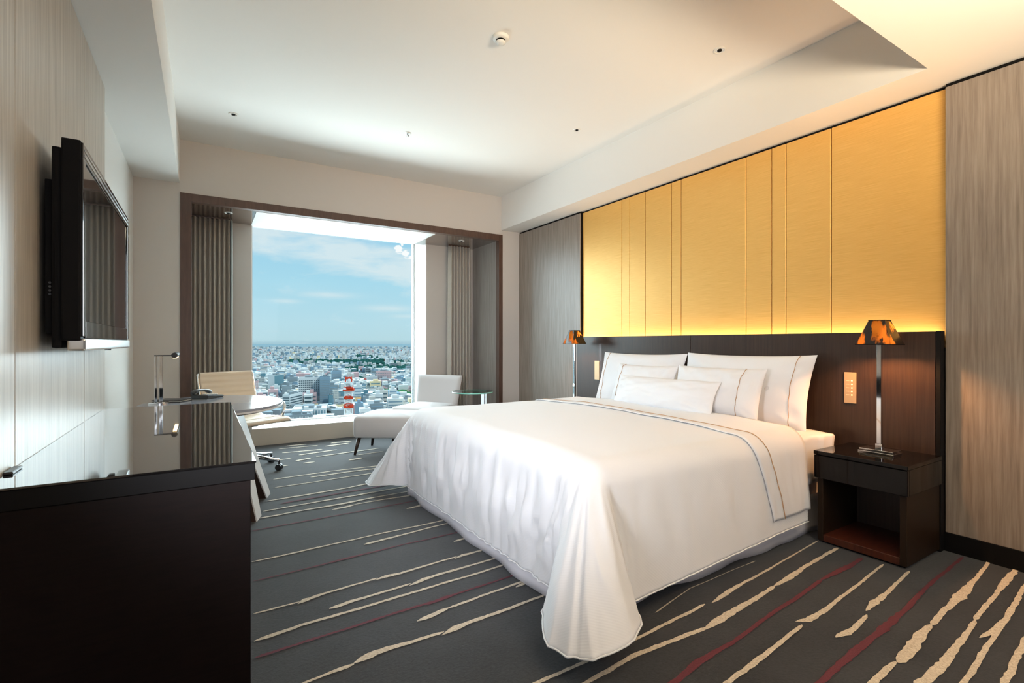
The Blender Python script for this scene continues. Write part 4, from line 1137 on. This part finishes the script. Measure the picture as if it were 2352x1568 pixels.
# red and white lattice mast
def mast():
    p, D = city_pos(800.5, 1004)
    t = thing('radio_mast', 'red and white lattice communications mast rising over the city', 'mast', (p.x, p.y, GZ), -math.atan2(p.x, p.y))
    px = D/F
    def zz(v): return CAM_H-(v-787)*px-GZ
    top = zz(865)
    def half(z): return (15.5-5.0*(z/top))*px*.62
    segs = [(0, zz(936), WH), (zz(936), zz(926), RD), (zz(926), zz(916), WH), (zz(916), zz(909), RD), (zz(909), zz(897), WH), (zz(897), zz(888), RD), (zz(888), zz(879), WH), (zz(879), zz(867), RD)]
    for a, b, m in segs:
        bm = new_bm(); n = max(1, int((b-a)/9)); r = .55
        for k in range(n):
            z0 = a+(b-a)*k/n; z1 = a+(b-a)*(k+1)/n; h0, h1 = half(z0), half(z1)
            c = [(-1, -1), (1, -1), (1, 1), (-1, 1)]
            for i in range(4):
                A, B = c[i], c[(i+1) % 4]
                cyl(bm, (A[0]*h0, A[1]*h0, z0), (A[0]*h1, A[1]*h1, z1), r*1.5, n=6)
                cyl(bm, (A[0]*h0, A[1]*h0, z0), (B[0]*h1, B[1]*h1, z1), r*.7, n=5)
                cyl(bm, (B[0]*h0, B[1]*h0, z0), (A[0]*h1, A[1]*h1, z1), r*.7, n=5)
                cyl(bm, (A[0]*h1, A[1]*h1, z1), (B[0]*h1, B[1]*h1, z1), r*.9, n=5)
        obj('lattice_stage', bm, m, t)
    bm = new_bm(); box(bm, -3, 3, -3, 3, 0, zz(880)); obj('core', bm, WH, t)
    for v, ext, m in ((934, 1.35, RD), (914, 1.3, RD), (895, 1.75, RD), (891, 1.45, RD), (878, 1.6, WH), (869, 1.1, RD)):
        z = zz(v); h = half(z)*ext; bm = new_bm(); box(bm, -h, h, -h, h, z-.9, z+1.1)
        for k in range(10):
            a = 2*PI*k/10; x = h*math.cos(a); y = h*math.sin(a); cyl(bm, (x, y, z), (x, y, z+3), .25, n=5)
        obj('platform', bm, m, t)
    for (v, x, m) in ((873, .2, WH), (893, -1.2, WH), (881, .9, WH), (912, -.7, RD), (932, .5, RD)):
        z = zz(v); h = half(z); bm = new_bm(); bmesh.ops.create_uvsphere(bm, u_segments=14, v_segments=8, radius=2.6)
        bmesh.ops.scale(bm, vec=(1, .5, 1), verts=bm.verts); bmesh.ops.translate(bm, vec=(x*h, -h-1.5, z), verts=bm.verts); obj('dish_antenna', bm, m, t, True)
mast()
# the mass of ordinary blocks: shared meshes, one object each
def block_mesh(k, m, wm):
    rnd = random.Random(k); bm = new_bm(); box(bm, -.5, .5, -.5, .5, 0, 1)
    if k % 2: box(bm, -.2, .25, -.25, .2, 1, 1.12)
    else: box(bm, .0, .3, -.1, .3, 1, 1.15)
    rows = 3+k % 4
    for r in range(rows):
        z = .1+.85*(r+.2)/rows
        box(bm, -.45, .45, -.512, -.5, z, z+.85/rows*.4, mi=1); box(bm, .5, .512, -.4, .4, z, z+.85/rows*.4, mi=1); box(bm, -.512, -.5, -.4, .4, z, z+.85/rows*.4, mi=1)
    bmesh.ops.recalc_face_normals(bm, faces=bm.faces)
    me = bpy.data.meshes.new('city_block'); bm.to_mesh(me); bm.free(); me.materials.append(m); me.materials.append(wm); return me
PAL = [W_, W_, W2, W_, GR, BG, W2, W_, PK, GR, W_, CRM, TL, W_]
MESH = [block_mesh(k, PAL[k % len(PAL)], (GR, TL, DG, BG)[k % 4]) for k in range(28)]
rb = random.Random(21)
cnt = 0
for k in range(2000):
    if cnt >= 290: break
    u = rb.uniform(560, 985); t_r = rb.random()
    vb = 1010-150*(t_r**.62)
    if 786 < u < 815 and vb > 905: continue
    p, D = city_pos(u, vb)
    w = rb.uniform(12, 30); dd = rb.uniform(12, 28); h = rb.choice((8, 12, 16, 22, 30, 38))*rb.uniform(.8, 1.2)
    if vb < 900: h *= .9
    o = bpy.data.objects.new('city_block', MESH[rb.randrange(28)]); link(o)
    o.location = (p.x, p.y, GZ); o.scale = (w, dd, h); o.rotation_euler = (0, 0, math.radians(-12+rb.choice((0, 0, 90))+rb.uniform(-4, 4)))
    nm = {W_: 'white', W2: 'off-white', GR: 'grey', BG: 'blue-grey', PK: 'pinkish', CRM: 'cream', TL: 'dark teal'}[o.data.materials[0]]
    o['label'] = 'ordinary '+nm+' mid-rise block in the mass of the city beyond the window'; o['category'] = 'building'; o['group'] = 'ordinary '+nm+' city blocks'
    cnt += 1
# remaining, countless far houses
def add_boxes(verts, faces, mi, cx, cy, w, d, h, a, m):
    c, s = math.cos(a), math.sin(a); b = len(verts)
    for z in (GZ, GZ+h):
        for sx, sy in ((-1, -1), (1, -1), (1, 1), (-1, 1)):
            x = sx*w/2; y = sy*d/2; verts.append((cx+x*c-y*s, cy+x*s+y*c, z))
    for f in ((0, 1, 5, 4), (1, 2, 6, 5), (2, 3, 7, 6), (3, 0, 4, 7), (4, 5, 6, 7)): faces.append(tuple(b+i for i in f)); mi.append(m)
verts, faces, mi = [], [], []
FM = [W_, W2, GR, BG, PK, TL, CRM, RR]
for k in range(46000):
    u = rb.uniform(540, 1010) if k % 2 else rb.uniform(60, 1700); r_ = rb.random()
    vb = 797.5+ (r_**1.35)*110 if k % 4 else rb.uniform(850, 1020)
    p, D = city_pos(u, vb)
    if D > 15200: continue
    if any(a < u < b and c < vb < e for a, b, c, e in ((665, 880, 832, 842), (798, 945, 848, 865), (780, 812, 853, 868), (800, 850, 868, 882), (820, 870, 822, 826), (900, 950, 833, 843))) and rb.random() < .85: continue
    if noise.noise(Vector((p.x*.0016, p.y*.0008, 2.2))) > .33 and rb.random() < .8: continue
    sc = 1 if D < 4000 else 1+(D-4000)/6000*1.1
    w = rb.uniform(9, 24)*sc; d = rb.uniform(9, 24)*sc; h = (rb.uniform(5, 13) if rb.random() < .88 else rb.uniform(18, 40))*(1 if D > 1500 else .8)
    m = rb.choices(range(8), (40, 20, 20, 12, 3, 6, 1.2, .8))[0]
    add_boxes(verts, faces, mi, p.x, p.y, w, d, h, -.2+rb.uniform(-.1, .1), m)
me = bpy.data.meshes.new('distant_houses'); me.from_pydata(verts, [], faces); me.polygons.foreach_set('material_index', mi)
for m in FM: me.materials.append(m)
o = link(bpy.data.objects.new('distant_houses', me)); o['kind'] = 'stuff'; tag(o, 'countless pale houses spreading to the horizon', 'buildings')
# trees: park belts and clumps
def trees(name, label, zones, m, seed):
    rnd = random.Random(seed); V, Fc = [], []
    base = bmesh.new(); bmesh.ops.create_icosphere(base, subdivisions=1, radius=1); bv = [v.co.copy() for v in base.verts]; bf = [[v.index for v in f.verts] for f in base.faces]; base.free()
    for (u0, u1, v0, v1, n, size) in zones:
        for k in range(n):
            p, D = city_pos(rnd.uniform(u0, u1), rnd.uniform(v0, v1)); s = size*rnd.uniform(.7, 1.4); b = len(V)
            for q in bv: V.append((p.x+q.x*s*1.15, p.y+q.y*s*1.15, GZ+s*.9+q.z*s*.95+rnd.uniform(-.2, .2)*s))
            for f in bf: Fc.append(tuple(b+i for i in f))
    me = bpy.data.meshes.new(name); me.from_pydata(V, [], Fc); me.materials.append(m)
    o = link(bpy.data.objects.new(name, me)); o['kind'] = 'stuff'; tag(o, label, 'trees')
trees('park_trees', 'dark green belts of park trees across the middle of the city',
      [(665, 880, 833, 841, 260, 13), (660, 690, 836, 842, 40, 12), (615, 660, 834, 836, 30, 11), (798, 945, 849, 860, 420, 12), (820, 945, 858, 864, 90, 10), (780, 812, 853, 868, 90, 10), (800, 850, 868, 882, 90, 9), (560, 980, 842, 870, 260, 8), (820, 870, 823, 825, 30, 15), (900, 950, 833, 842, 60, 11)], TREE, 5)
trees('street_trees', 'dark green street trees between the lower city blocks',
      [(878, 950, 905, 925, 60, 8), (835, 900, 912, 935, 70, 8), (640, 660, 876, 888, 26, 8), (590, 620, 962, 975, 24, 7), (560, 980, 870, 980, 260, 7), (600, 640, 905, 925, 20, 8), (862, 905, 905, 935, 40, 9)], TREE2, 6)
